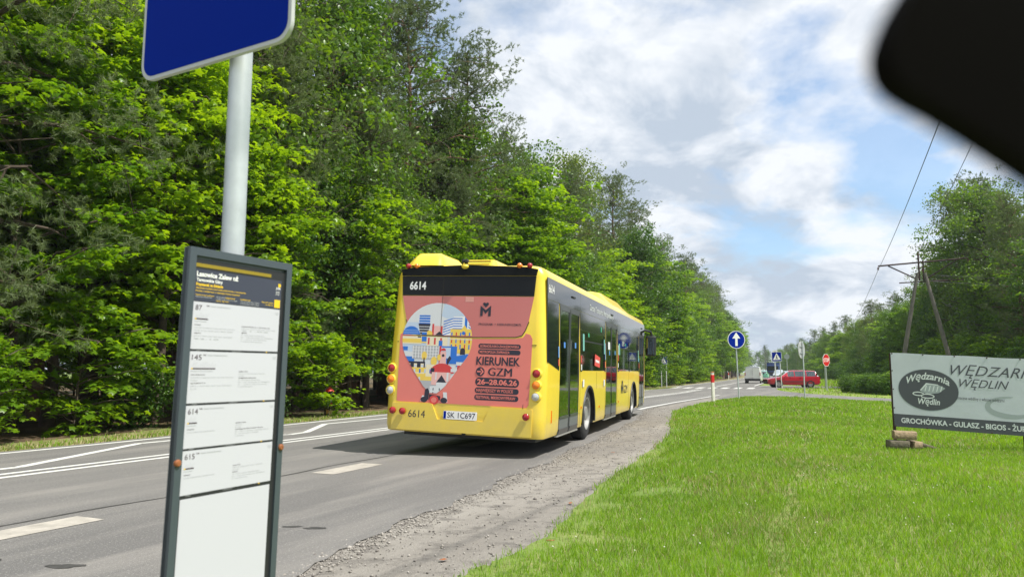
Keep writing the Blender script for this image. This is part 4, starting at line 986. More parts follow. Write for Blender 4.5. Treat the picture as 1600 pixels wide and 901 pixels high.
disc(-.03, 1.80, .028, BLU); disc(-.03, 1.54, .04, INK); pr_(-.07, 1.48, .01, 1.54, INK); pr_(-.24, 1.70, .13, 1.715, CREAM)
pr_(-1.05, 1.36, -.84, 1.56, SKYB); pr_(-1.05, 1.44, -.80, 1.50, PLG); pr_(-1.03, 1.36, -.80, 1.43, BLU); pr_(-1.02, 1.52, -.92, 1.58, BLU)
pr_(-.84, 1.40, -.42, 1.60, PGRY)
for k in range(9): pr_(-.835+k*.047, 1.41, -.825+k*.047, 1.595, WHT)
for k in range(4): pr_(-.84, 1.43+k*.045, -.42, 1.436+k*.045, WHT)
disc(-.64, 1.45, .045, PYEL, sz=1.4); disc(-.48, 1.37, .05, PYEL, sz=1.4); pr_(-.65, 1.36, -.63, 1.42, INK)
pr_(-.40, 1.28, -.37, 1.60, PRED); pr_(-.37, 1.34, -.12, 1.60, BLU); pr_(-.37, 1.42, -.22, 1.58, SKYB); pin_shape([(-.12, 1.30), (.12, 1.40), (.12, 1.50), (-.12, 1.46)], BLU)
pr_(-.12, 1.32, .12, 1.37, PLG); pr_(-.10, 1.25, .12, 1.32, PRED); disc(.0, 1.255, .03, SKYB)
pr_(-.95, 1.27, -.62, 1.36, INK)
for k in range(3): pr_(-.91+k*.11, 1.27, -.86+k*.11, 1.33, CREAM); pr_(-.90+k*.11, 1.28, -.87+k*.11, 1.31, SKYB)
pr_(-.95, 1.0, -.60, 1.27, PYEL); pr_(-.60, 1.05, -.42, 1.32, CREAM); pr_(-.95, 1.18, -.62, 1.20, CREAM)
for k in range(5):
    for j in range(2): pr_(-.88+k*.085, 1.07+j*.12, -.855+k*.085, 1.13+j*.12, BLU if (k+j) % 2 else SKYB)
pr_(-.66, 1.05, -.50, 1.14, PYEL); pr_(-.72, .96, -.50, 1.08, PGRY); pr_(-.80, .98, -.70, 1.02, INK)
pin_shape([(-.38, 1.52), (-.29, 1.52), (-.28, 1.30), (-.39, 1.30)], PPNK); disc(-.335, 1.46, .022, INK); disc(-.335, 1.53, .04, PRED, 0, 180); disc(-.40, 1.43, .03, PYEL, sz=1.6)
pin_shape([(-.27, 1.30), (-.20, 1.42), (-.23, 1.46), (-.27, 1.40)], INK)
disc(-.34, 1.20, .19, PRED, 0, 180, sz=.75); pr_(-.52, 1.18, -.46, 1.27, INK); pr_(-.20, 1.22, -.10, 1.27, PLG)
pr_(-.50, 1.02, -.20, 1.21, PPNK); pr_(-.44, 1.10, -.42, 1.21, PLG); pr_(-.26, 1.08, -.23, 1.21, PLG)
pin_shape([(-.42, 1.06), (-.34, 1.17), (-.26, 1.06)], INK); pr_(-.42, .98, -.24, 1.06, PLG)
pin_shape([(-.52, .80), (-.30, .86), (-.26, 1.02), (-.52, 1.0)], PLG); 
for k in range(4): pr_(-.47+(k % 2)*.10, .88+(k//2)*.06, -.455+(k % 2)*.10, .915+(k//2)*.06, INK)
pin_shape([(-.60, .80), (-.53, .80), (-.52, .92), (-.55, .97), (-.59, .95)], INK, False); pin_shape([(-.66, .775), (-.60, .775), (-.60, .86), (-.63, .86)], PLG, False); pin_shape([(-.28, .775), (-.22, .775), (-.24, .92), (-.30, .92)], PLG, False)
pin_shape([(-.52, .80), (-.34, .80), (-.34, .86), (-.52, .88)], INK, False)
disc(-.60, .80, .055, INK, clip=False, sz=.75); disc(-.28, .80, .055, INK, clip=False, sz=.75); disc(-.44, .80, .075, PRED, clip=False, sz=.9); disc(-.44, .80, .045, PINK, clip=False, sz=.9)
# words
layer[0] += 40
def pill(x0, z0, x1, z1): rpoly(ad, rrect(x0, z0, x1, z1, (z1-z0)*.48)[::-1], INK, .0045)
def rtext(s_, x, z, cap, w, m=INK, off=.0075, bold=0.02): put_text(ad, s_, m, lambda a, c, h: rf(a, c, h), x, z, cap, w, off, bold=bold)
pill(.215, 1.585, .865, 1.655); rtext('GÓRNOŚLĄSKO-ZAGŁĘBIOWSKA', .24, 1.602, .034, .60, PINK, bold=.02)
pill(.215, 1.500, .865, 1.570); rtext('METROPOLIA ZAPRASZA', .24, 1.517, .034, .46, PINK, bold=.02)
rtext('KIERUNEK', .195, 1.345, .115, .67, bold=.025)
disc(.265, 1.245, .066, INK, clip=False, n_=24); ad.poly([rf(*p, .0092) for p in [(.215, 1.235), (.275, 1.235), (.275, 1.255), (.215, 1.255)]][::1], PINK); ad.poly([rf(*p, .0092) for p in [(.262, 1.205), (.278, 1.195), (.322, 1.245), (.278, 1.295), (.262, 1.285), (.295, 1.245)]], PINK)
rtext('GZM', .385, 1.190, .115, .36, bold=.0)
rtext('GZM', .389, 1.190, .115, .36, bold=.0, off=.0078)
rtext('GZM', .393, 1.190, .115, .36, bold=.0, off=.0081)
pill(.195, 1.035, .865, 1.160); rtext('26–28.06.26', .225, 1.062, .072, .61, PINK, bold=.035)
pill(.195, .935, .865, 1.015); rtext('NAJWIĘKSZY W POLSCE', .22, .955, .042, .56, PINK, bold=.02)
pill(.195, .835, .865, .915); rtext('FESTIWAL MIKROWYPRAW', .22, .855, .042, .60, PINK, bold=.02)
def rfh(x, z, h): return rf(x, z, h+.004)
heart_m(ad, rfh, .215, 2.06, .165, .215, INK, .006)
put_text(ad, 'PROGRAM → KIERUNEKGZM.PL', INK, rfh, .20, 1.925, .032, .66, .005, bold=.01)
rpoly(ad, [(-.03, 2.27), (.10, 2.27), (.10, 2.345), (-.03, 2.345)], mat('faded_coral', (.66, .30, .26), .4), .0075)
ad.build('advert_panel', bus, smooth=0)
b = MB(); rprism(b, [(-.402, 1.78), (-.398, 1.78), (-.398, 2.66), (-.402, 2.66)], .002, .0095, SEAMK); b.build('panel_gaps', bus, smooth=0)
b = MB(); put_text(b, '6614', WHT, lambda a, c, h: rf(a, c, h), -.955, 2.455, .115, .27, .0095, bold=.03); b.build('fleet_number', bus, smooth=0)
b = MB(); put_text(b, '6614', INK, lambda a, c, h: rf(a, c, h), -.83, .535, .105, .27, .0235, bold=.0); b.build('fleet_number', bus, smooth=0)
# plate
b = MB(); rprism(b, rrect(-.27, .535, .255, .655, .012), .012, .020, SIGNW); rpoly(b, [(-.265, .54), (-.225, .54), (-.225, .65), (-.265, .65)], SIGNB, .021)
put_text(b, 'SK 1C697', INK, lambda a, c, h: rf(a, c, h), -.205, .557, .078, .435, .021, bold=.008); b.build('number_plate', bus, smooth=0)
# lamps
def lamp(x, z, r, m, house=True, yo=0.0):
    y = rear_y(z)+yo; M = Matrix.Translation((x, y, z)) @ Matrix.Rotation(PI/2, 4, 'X')
    par = bus
    if house:
        h = MB(); h.lathe([(r*1.6, -.06), (r*1.55, .02), (r*1.25, .045), (r*1.12, .045), (r*1.05, .03)], YEL, M, 24); par = h.build('lamp_housing', bus)
    q = MB(); q.lathe([(r*1.12, .02), (r*1.08, .043), (r*.8, .058), (r*.4, .066), (.0005, .068)], m, M, 24)
    q.lathe([(r*.35, .067), (r*.33, .074), (.0005, .076)], m, M, 12); q.build('tail_lamp', par)
for x in (1.115, -1.165):
    for z, m in ((1.245, REDL), (1.08, AMBL), (.915, CLRL)): lamp(x, z, .052, m, True, .035 if x > 0 else .03)
for x, z in ((1.00, .63), (-1.085, .62), (-.92, .615)): lamp(x, z, .046, REDL, False, -.018 if abs(x) < 1.05 else -.01)
for x, m in ((-1.0, REDL), (-.855, AMBL), (.79, AMBL), (.945, REDL)): MB().ball((x, .10, 2.815), .042, m, 8, (1, 1.3, 1)).build('marker_lamp', bus)
b = MB(); b.tube([(-.05, .16, 2.83), (-.05, .06, 2.87)], .02, BLKM, 8); b.rbox((-.05, .05, 2.88), (.10, .08, .05), .02, BLKM); b.ball((-.05, .05, 2.80), .058, YEL, 8, (1, .8, .7)); b.build('rear_camera', bus)
MB().ball((.05, .02, .345), .035, BLKM, 6).build('tow_eye', bus)
# roof units
def pod(name, x0, x1, y0, y1, h, inx, iny):
    b = MB(); nX, nY = 10, 12; g = lambda t: min(1, max(0, (math.sin(PI*t)*1.0))**.42)
    V = []; F = []
    for i in range(nX+1):
        for j in range(nY+1):
            u, v = i/nX, j/nY; e = min(1, min(u, 1-u)/inx) ; f = min(1, min(v, 1-v)/iny)
            hh = h*(math.sin(e*PI/2)**.8)*(math.sin(f*PI/2)**.8); V.append((x0+(x1-x0)*u, y0+(y1-y0)*v, 2.835+hh))
    for i in range(nX):
        for j in range(nY): a = i*(nY+1)+j; F.append((a, a+nY+1, a+nY+2, a+1))
    b.add(V, F, YEL); return b.build(name, bus, smooth=50)
pod('roof_unit', -1.04, -.46, .16, 1.3, .215, .22, .16); pod('roof_unit', -.22, .36, .3, 1.3, .115, .12, .1); pod('roof_unit', -1.0, 1.04, 5.9, 9.6, .27, .16, .14)
b = MB(); b.bbox((-.10, .31, 2.905), (.26, .33, 2.922), SEAMK); b.build('vent_slot', bus, smooth=0)
# front: mirrors, headlamps, bumper
def mirror(s):
    b = MB(); b.tube([(s*1.0, 11.85, 2.50), (s*1.2, 12.15, 2.52), (s*1.36, 12.32, 2.48), (s*1.40, 12.36, 2.28)], .04, BLKM, 8); b.rbox((s*1.36, 12.34, 2.06), (.32, .16, .60), .06, BLKM); m_ = b.build('wing_mirror', bus)
    g = MB(); g.bbox((s*1.36-.12, 12.254, 1.80), (s*1.36+.12, 12.258, 2.30), mat('mirror_glass', (.10, .12, .13), .05, metal=1)); g.build('glass', m_, smooth=0)
mirror(1); mirror(-1)
b = MB(); b.bbox((-1.05, 11.99, .36), (1.05, 12.03, .62), YEL); b.build('bumper', bus, smooth=0)
for x in (-.95, .95): MB().ball((x, 11.97, .8), .09, CLRL, 8, (1.3, .5, 1)).build('headlight', bus)
#--PART4--

# ------------------------------------------------------------------ cars and vans (front towards +y of their own frame)
def loft_vehicle(root, st, paint, glassm, pillars, zone):
    """st: (y, half width, z bottom, z belt, z roof, roof half width); zone: (y0, y1) of side glass"""
    body_, gl = MB(), MB(); rings = []
    for (y, hw, zb, zt, zr, hr) in st:
        half = [(hw*.88, zb), (hw*.985, zb+.10), (hw, zb+.30), (hw, zt-.12), (hw*.975, zt), (hr, max(zt+.002, zr-.05)), (hr*.80, max(zt+.004, zr)), (0, max(zt+.006, zr+.015))]
        R = [(x, y, z) for x, z in half]+[(-x, y, z) for x, z in half[::-1][1:]]; rings.append(R)
    n = len(rings[0])
    for i in range(len(rings)-1):
        a, b = st[i], st[i+1]; ym = (a[0]+b[0])/2; steep = abs((b[4]-a[4])/(b[0]-a[0])) > .35
        for k in range(n-1):
            q = [rings[i][k], rings[i][k+1], rings[i+1][k+1], rings[i+1][k]]
            sidewin = k in (4, n-6) and zone[0] < ym < zone[1] and not any(p0 < ym < p1 for p0, p1 in pillars) and min(a[4]-a[3], b[4]-b[3]) > .1
            screen = k in (5, 6, 7, 8, n-6, n-5)[:4] and steep and max(a[4]-a[3], b[4]-b[3]) > .2
            screen = screen and 5 <= k <= n-7
            (gl if (sidewin or screen) else body_).poly(q, glassm if (sidewin or screen) else paint)
    body_.poly([p for p in rings[0]], paint); body_.poly([p for p in rings[-1]][::-1], paint)
    # merge duplicated corners so that the paint shades smoothly
    o = body_.build('body', root, smooth=0)
    bm = bmesh.new(); bm.from_mesh(o.data); bmesh.ops.remove_doubles(bm, verts=bm.verts, dist=.0005); bmesh.ops.recalc_face_normals(bm, faces=bm.faces); bm.to_mesh(o.data); bm.free()
    o.data.shade_smooth(); o.data.set_sharp_from_angle(angle=math.radians(32))
    gl.build('glazing', root, smooth=0)
def car_wheels(root, ys, x, r, rimm=None):
    for y in ys:
        for s in (-1, 1):
            M = Matrix.Translation((s*x, y, r)) @ Matrix.Rotation(PI/2*s, 4, 'Y')
            a = MB(); a.lathe([(0, -.09), (r*.96, -.09), (r, -.05), (r, .05), (r*.95, .085), (r*.66, .09)], RUB, M, 24)
            a.lathe([(r*1.14, -.05), (r*1.14, .078), (r*.9, .079)], BLKM, M, 24); w = a.build('wheel', root)
            b = MB(); b.lathe([(r*.66, .09), (r*.62, .06), (r*.2, .065), (0, .07)], rimm or RIM, M, 20)
            for k in range(5): A = 2*PI*k/5; b.box((r*.4*math.cos(A), r*.4*math.sin(A), .074), (r*.12, r*.12, .012), GREYM, M)
            b.build('rim', w)
REDP = mat('red_car_paint', (.42, .010, .025), .28, coat=.7, var=.05); REDS = mat('red_sill_strip', (.16, .02, .03), .6)
# red estate car waiting at the exit lane
car = empty('estate_car', (22.9, 60.8, 0), (0, 0, math.radians(86)), 'old red estate car waiting at the mouth of the side road', 'car', scale=.96)
st = [(-2.14,.74,.36,.72,.74,.70),(-2.10,.80,.28,.86,.88,.66),(-2.02,.82,.24,.92,1.10,.62),(-1.86,.83,.22,.93,1.34,.60),(-1.78,.83,.22,.93,1.385,.60),(-1.05,.83,.20,.92,1.42,.60),(-.97,.83,.20,.92,1.42,.60),(-.10,.83,.20,.91,1.42,.60),(-.02,.83,.20,.91,1.42,.60),(.38,.83,.20,.90,1.38,.58),(.50,.83,.20,.90,1.33,.57),(1.05,.82,.22,.89,.90,.60),(1.15,.82,.22,.87,.885,.62),(1.90,.79,.26,.74,.76,.62),(2.12,.74,.30,.66,.68,.60),(2.20,.68,.36,.58,.60,.55)]
loft_vehicle(car, st, REDP, CGLASS, [(-1.86,-1.78),(-1.05,-.97),(-.10,-.02)], (-1.95, .9))
car_wheels(car, (-1.32, 1.28), .75, .30)
for s in (-1, 1):
    MB().box((s*.833, -.1, .50), (.02, 1.9, .10), REDS).build('door_strip', car, smooth=0)
    MB().box((s*.60, 2.15, .60), (.24, .06, .12), CLRL).build('headlight', car, smooth=0)
    MB().box((s*.70, -2.12, .76), (.16, .06, .20), REDL).build('tail_lamp', car, smooth=0)
    MB().rbox((s*.90, .72, .96), (.16, .08, .11), .03, REDP).build('wing_mirror', car)
    for y in (-.5, .35): MB().box((s*.84, y, .80), (.02, .14, .03), BLKM).build('door_handle', car, smooth=0)
MB().box((0, 2.2, .42), (1.4, .06, .14), BLKM).build('bumper', car, smooth=0); MB().box((0, -2.15, .42), (1.5, .06, .14), REDS).build('bumper', car, smooth=0)
MB().box((0, -.1, .30), (1.3, 3.6, .16), BLKM).build('underbody', car, smooth=0)
# white van driving away
VW = mat('van_white_paint', (.78, .79, .80), .3, coat=.5, var=.04)
van = empty('panel_van', (27.1, 83.0, 0), (0, 0, -math.radians(22)), 'small white panel van driving away in the right lane', 'van', scale=.98)
st = [(-2.10,.84,.30,1.0,1.74,.72),(-2.04,.88,.26,1.02,1.84,.72),(-1.2,.90,.24,1.02,1.88,.74),(.30,.90,.24,1.02,1.86,.72),(.38,.90,.24,1.02,1.85,.72),(.95,.89,.24,1.0,1.74,.70),(1.55,.87,.24,.98,1.05,.66),(2.05,.80,.28,.80,.82,.6),(2.2,.74,.34,.7,.72,.55)]
loft_vehicle(van, st, VW, CGLASS, [(.30,.38)], (.3, 1.5))
car_wheels(van, (-1.35, 1.35), .80, .32)
for s in (-1, 1):
    MB().box((s*.80, -2.10, 1.05), (.10, .05, .34), REDL).build('tail_lamp', van, smooth=0); MB().rbox((s*1.0, .9, 1.12), (.18, .08, .24), .03, BLKM).build('wing_mirror', van)
MB().box((0, -2.13, .42), (1.66, .06, .22), BLKM).build('bumper', van, smooth=0); MB().box((0, -2.115, 1.0), (.012, .02, 1.35), SEAMK).build('door_gap', van, smooth=0)
MB().box((-.12, -2.12, .78), (.46, .02, .10), SIGNW).build('number_plate', van, smooth=0); MB().box((0, 0, .36), (1.5, 3.8, .16), BLKM).build('underbody', van, smooth=0)
# far cars
GP = mat('mint_car_paint', (.18, .52, .36), .35, coat=.5)
def hatchback(name, loc, rz, paint, label, sc=1.0):
    c = empty(name, loc, (0, 0, rz), label, 'car', scale=sc)
    s_ = [(-1.85,.72,.34,.80,.82,.66),(-1.80,.78,.28,.88,1.05,.60),(-1.6,.80,.24,.92,1.36,.58),(-.8,.80,.22,.91,1.45,.58),(-.02,.80,.22,.90,1.45,.58),(.06,.80,.22,.90,1.45,.58),(.35,.80,.22,.90,1.38,.56),(1.0,.79,.24,.88,.93,.58),(1.65,.74,.28,.72,.74,.56),(1.85,.66,.34,.60,.62,.5)]
    loft_vehicle(c, s_, paint, CGLASS, [(-.02,.06)], (-1.7, .9)); car_wheels(c, (-1.15, 1.15), .72, .29)
    for s in (-1, 1): MB().box((s*.55, 1.78, .66), (.22, .10, .12), CLRL).build('headlight', c, smooth=0); MB().box((s*.66, -1.82, .86), (.14, .06, .2), REDL).build('tail_lamp', c, smooth=0)
    return c
hatchback('hatchback_car', (43.5, 128, 0), -math.radians(24), GP, 'small mint green car far along the road behind the white van')
hatchback('suv_car', (42.5, 118, 0), PI-math.radians(22), mat('silver_car_paint', (.42, .46, .50), .35, coat=.5), 'silver grey car coming towards the crossing behind the red car', 1.1)
def lorry(loc, rz, cabm, boxm, label, cat):
    t = empty('lorry', loc, (0, 0, rz), label, cat)
    b = MB(); b.rbox((0, 2.3, 1.65), (2.3, 1.9, 2.1), .18, cabm); b.build('cab', t); MB().box((0, 3.26, 1.95), (2.0, .03, .8), BLK).build('windscreen', t, smooth=0)
    MB().box((0, 3.26, 1.0), (1.6, .03, .4), BLKM).build('grille', t, smooth=0); MB().rbox((0, -1.2, 1.9), (2.4, 4.8, 2.4), .05, boxm).build('cargo_box', t)
    MB().box((0, -.3, .62), (1.0, 6.8, .25), BLKM).build('chassis', t, smooth=0); car_wheels(t, (2.3, -2.3), 1.05, .46)
    for s in (-1, 1): MB().box((s*.85, 3.27, .85), (.3, .04, .2), CLRL).build('headlight', t, smooth=0)
TB = mat('truck_navy', (.03, .06, .18), .4)
lorry((52.3, 148, 0), PI-math.radians(22), TB, TB, 'dark blue lorry coming along the road far behind the signs', 'lorry')
lorry((57.0, 155, -1.6), PI/2.2, VW, VW, 'white lorry body just above the roof of the red car', 'lorry')

# ------------------------------------------------------------------ road signs
def post(b, x, y, h, r=.03, m=None, lx=0.0): b.tube([(x, y, -.1), (x+lx, y, h)], r, m or GALV, 10); b.ball((x+lx, y, h), r, m or GALV, 6)
# round mandatory sign with white arrow
def disc_pts(r, n=36): return [(r*math.cos(2*PI*k/n), r*math.sin(2*PI*k/n)) for k in range(n)]
sg = empty('direction_sign', (10.46, 34.2, 0), (0, 0, math.radians(4)), 'round blue sign with a white upward arrow on the lawn edge', 'road sign')
b = MB(); post(b, 0, .05, 2.95, .032, lx=-.07); b.build('pole', sg)
fz = lambda y0: (lambda x, z, h: (x-.06, y0-h, 2.72+z))
b = MB(); b.prism(disc_pts(.41), 0, .022, SIGNW, fz(0), GALV); b.poly([fz(0)(x, z, .0235) for x, z in disc_pts(.385)], SIGNB)
b.poly([fz(0)(x, z, .025) for x, z in [(-.055,-.29),(.055,-.29),(.055,.06),(-.055,.06)]], SIGNW); b.poly([fz(0)(x, z, .025) for x, z in [(-.19,.06),(.19,.06),(0,.34)]], SIGNW); b.build('sign_plate', sg, smooth=0)
# round sign seen from the back
sg = empty('turned_sign', (13.42, 34.2, 0), (0, 0, math.radians(48)), 'round sign with its bare grey back turned to us, left of the STOP sign', 'road sign')
b = MB(); post(b, 0, -.05, 2.62, .032); b.build('pole', sg)
fb_ = lambda x, z, h: (x, h, 2.25+z)
b = MB(); b.prism(disc_pts(.40), 0, .02, mat('sign_back_grey', (.50, .52, .53), .5, metal=.3), fb_); b.box((0, -.02, 2.40), (.5, .03, .04), GALV); b.box((0, -.02, 2.10), (.5, .03, .04), GALV)
b.poly([fb_(x, z, .0215) for x, z in disc_pts(.40)][::-1], SIGNR); b.poly([fb_(x, z, .0225) for x, z in [(-.3,-.06),(.3,-.06),(.3,.06),(-.3,.06)]][::-1], SIGNW); b.build('sign_plate', sg, smooth=0)
# STOP
sg = empty('stop_sign', (21.05, 49.5, 0), (0, math.radians(-1.5), math.radians(36)), 'red octagonal STOP sign on a grey pole by the bushes', 'road sign')
b = MB(); post(b, 0, .05, 2.35, .035); b.build('pole', sg)
f8 = lambda x, z, h: (x, -h, 2.02+z)
oc = lambda r: [(r*math.cos(PI/8+PI/4*k), r*math.sin(PI/8+PI/4*k)) for k in range(8)]
b = MB(); b.prism(oc(.44), 0, .02, SIGNW, f8, GALV); b.poly([f8(x, z, .0215) for x, z in oc(.41)], SIGNR); put_text(b, 'STOP', SIGNW, f8, -.33, -.11, .24, .66, .023, bold=.02); b.build('sign_plate', sg, smooth=0)
# pedestrian crossing signs on two posts each
def ped_sign(loc, rz, label, h=2.55, w=.60, back=False, lean=0.0):
    s_ = empty('pedestrian_crossing_sign', loc, (0, lean, rz), label, 'road sign', 'pedestrian crossing signs')
    for x in (-.17, .22): q = MB(); post(q, x, .04, h, .035, mat('pale_post', (.6, .62, .63), .5)); q.build('pole', s_)
    f_ = lambda x, z, hh: (x, -hh, h-w/2+.05+z)
    q = MB(); q.prism([(-w/2, -w/2), (w/2, -w/2), (w/2, w/2), (-w/2, w/2)], 0, .02, SIGNW, f_, GALV); e = w/2-.02
    q.poly([f_(x, z, .0215) for x, z in [(-e, -e), (e, -e), (e, e), (-e, e)]], SIGNB); q.poly([f_(x, z, .023) for x, z in [(-.24*w/.6, -.20*w/.6), (.24*w/.6, -.20*w/.6), (0, .24*w/.6)]], SIGNW)
    k = w/.6
    q.poly([f_(x*k, z*k, .0245) for x, z in [(.0, .02), (.03, -.03), (.07, -.16), (.03, -.16), (.0, -.07), (-.05, -.16), (-.09, -.16), (-.03, -.04), (-.05, .0), (-.02, .06), (.02, .06)]], INK); q.poly([f_(x*.03*k+.0, z*.03*k+.09*k, .0245) for x, z in disc_pts(1, 10)], INK)
    q.build('sign_plate', s_, smooth=0)
ped_sign((20.5, 57.0, 0), -math.radians(10), 'blue pedestrian crossing sign in front of the red car', 2.72, .72, lean=-.035)
ped_sign((12.15, 59.4, 0), -math.radians(10), 'blue pedestrian crossing sign on two poles just beyond the bus', 2.42, .62)
# small posts and plates between the signs
s_ = empty('narrow_sign', (22.9, 61, 0), (0, 0, math.radians(70)), 'pair of pale posts with an edge-on white plate, left of the STOP sign', 'road sign'); s_.location = (24.1, 57, 0)
for x, hh in ((-.35, 2.15), (.25, 2.15)): b = MB(); post(b, x, 0, hh, .04); b.build('pole', s_)
b = MB(); b.box((.25, -.05, 1.85), (.45, .02, .5), SIGNW); b.build('sign_plate', s_, smooth=0)
s_ = empty('small_sign', (29.2, 82, 0), (0, 0, -.3), 'small white plate sign seen between the poles of the crossing sign', 'road sign')
b = MB(); post(b, 0, 0, 3.6, .04); b.build('pole', s_); b = MB(); b.box((0, -.05, 3.3), (.5, .03, .7), SIGNW); b.box((0, -.07, 3.3), (.12, .01, .4), INK); b.build('sign_plate', s_, smooth=0)
s_ = empty('small_sign', (31.6, 85, 0), (0, 0, -.3), 'round pale sign right behind the crossing sign above the red car', 'road sign')
b = MB(); post(b, 0, 0, 3.4, .04); b.build('pole', s_); b = MB(); b.prism(disc_pts(.30, 20), 0, .03, mat('sign_back_pale', (.30, .34, .36), .5), lambda x, z, h: (x, -.05-h, 3.0+z)); b.build('sign_plate', s_, smooth=0)
# delineator posts
def delineator(x, y, label, sc=1.0, lean=0.0):
    d = empty('delineator_post', (x, y, 0), (0, lean, .2), label, 'marker post', 'white and red delineator posts', scale=sc)
    b = MB(); b.rbox((0, 0, .52), (.12, .09, 1.12), .03, mat('delineator_white', (.70, .68, .60), .6, var=.2, vscale=7)); b.build('post', d)
    b = MB(); b.rbox((0, 0, .86), (.126, .096, .30), .03, SIGNR); b.build('red_band', d); b = MB(); b.rbox((0, -.004, 1.09), (.124, .10, .05), .03, mat('rust_band', (.35, .16, .06), .7)); b.build('reflector', d)
delineator(8.2, 30.3, 'white post with a red band on the lawn corner left of the arrow sign', 1.12, -.01)
delineator(*tp(121, -12.7), 'far white post with red band at the foot of the left wood', 1.1)

# ------------------------------------------------------------------ timetable on its pole, bus stop sign
th = math.radians(27); UB = Vector((math.sin(th), math.cos(th), 0)); NB = Vector((UB.y, -UB.x, 0))      # NB faces the camera
LB = Vector((-.787, 1.775, 0)); TILT = .028
sp_ = empty('bus_stop_pole', (-.765, 1.985, 0), (0, 0, 0), 'galvanised round pole carrying the blue sign and timetable', 'pole')
b = MB(); b.tube([(0, 0, -.1), (.002, 0, 1.5), (.005, 0, 3.0)], .0305, GALV, 28); b.build('tube', sp_); b = MB(); b.lathe([(.0005, 3.012), (.02, 3.01), (.032, 3.0), (.032, 2.97)], BLKM, None, 16); b.build('cap', sp_)
tt = empty('timetable_case', tuple(LB), (0, 0, 0), 'tall anthracite framed timetable case on the pole at the left', 'timetable')
def bf(u, z, h=0.0):
    p = UB*(u+(z-1.53)*TILT)+NB*h; return (p.x, p.y, z)
W_, ZT, ZB_ = .345, 1.530, .42
b = MB()
bk = [(0, ZB_), (W_, ZB_), (W_, ZT), (0, ZT)]
b.prism(bk, -.018, -.005, ANTH, bf); b.build('back_case', tt, smooth=0)
b = MB(); fw = .0195
for p in ([(0, ZB_), (fw, ZB_+fw), (fw, ZT-fw), (0, ZT)], [(W_, ZB_), (W_, ZT), (W_-fw, ZT-fw), (W_-fw, ZB_+fw)], [(0, ZT), (fw, ZT-fw), (W_-fw, ZT-fw), (W_, ZT)], [(0, ZB_), (W_, ZB_), (W_-fw, ZB_+fw), (fw, ZB_+fw)]):
    b.prism(p, -.016, .004, ANTH, bf)
fr_o = b.build('frame', tt, smooth=0)
md = fr_o.modifiers.new('bevel', 'BEVEL'); md.width = .0016; md.segments = 2; md.limit_method = 'ANGLE'
for u, z, l in ((.006, 1.012, 'x'), (W_-.008, 1.020, 'y')):
    M_ = Matrix.Translation(Vector(bf(u, z, .004))) @ NB.to_track_quat('Z', 'Y').to_matrix().to_4x4()
    q = MB(); q.lathe([(.0085, -.002), (.0085, .004), (.006, .0065), (.0005, .007)], RUST, M_, 14); q.build('bolt', tt)
P0, P1 = .0235, .3145
sh_ = MB(); sh_.prism([(fw-.008, .45), (W_-fw+.006, .45), (W_-fw+.006, 1.502), (fw-.008, 1.502)], -.0035, -.002, BLKM, bf)
sh_.prism([(P0+.002, .45), (P1-.006, .45), (P1-.006, .9245), (P0+.002, .9245)], -.0018, -.0010, PAPER, bf)
zs = [1.398, 1.276, 1.145, 1.038, .929]
for a_, c_ in zip(zs[:-1], zs[1:]): sh_.prism([(P0, c_+.0045), (P1-.004, c_+.0045), (P1-.004, a_-.001), (P0, a_-.001)], -.0018, -.0010, PAPER, bf)
sh_.prism([(P0, 1.399), (P1-.002, 1.399), (P1-.002, 1.478), (P0, 1.478)], -.0018, -.0010, HDR, bf)
sh_.prism([(P0, 1.4835), (.272, 1.4835), (.272, 1.4925), (P0, 1.4925)], -.0018, -.0010, TTO, bf)
pt = lambda s_, u, z, cap, w, m, bold=.02: put_text(sh_, s_, m, bf, u, z, cap, w, -.0005, bold=bold)
pt('Lasowice Zalew nż', .027, 1.4605, .0115, .130, SIGNW, .035); pt('Tarnowskie Góry', .027, 1.4480, .0075, .080, SIGNW, .03); pt('Przystanek na żądanie', .027, 1.4370, .0070, .082, TTY, .035)
pt('Zapraszamy na pokład, sygnał należy podać kierowcy z wyprzedzeniem', .027, 1.4300, .0032, .158, TTY); pt('Prosimy o oczekiwanie w widocznym miejscu przystanku', .027, 1.4225, .0032, .138, TTY)
pt('Organizator transportu publicznego', .027, 1.4130, .0027, .056, TTY); pt('Zarząd Transportu Metropolitalnego', .027, 1.4085, .0024, .050, TTG)
pt('Informacja pasażerska', .090, 1.4120, .0028, .03, TTG); pt('transportgzm.pl', .118, 1.4120, .0032, .032, TTY); pt('rozkłady jazdy i opłaty za przejazd', .090, 1.4070, .0024, .068, TTG); pt('czynne całą dobę', .090, 1.4025, .0024, .04, TTY)
pt('Infolinia', .168, 1.4125, .0028, .035, TTY)
for k in range(3): pt('w dni robocze soboty i święta w godzinach', .168, 1.4085-k*.0038, .0022, .065, TTG)
pt('Sprawdź odjazdy', .243, 1.4120, .0028, .042, TTY); pt('na żywo', .256, 1.4060, .0028, .028, TTY)
sh_.prism(rrect(.300, 1.459, .309, 1.469, .002, 2), -.0009, -.0006, TTY, bf); pt('ZTM', .2915, 1.452, .006, .016, SIGNW); 
for k in range(3): pt('metropolia', .2915, 1.4455-k*.004, .0022, .014, SIGNW)
sh_.prism(rrect(.2885, 1.4015, .3095, 1.4235, .0015, 2), -.0009, -.0006, TTY, bf)
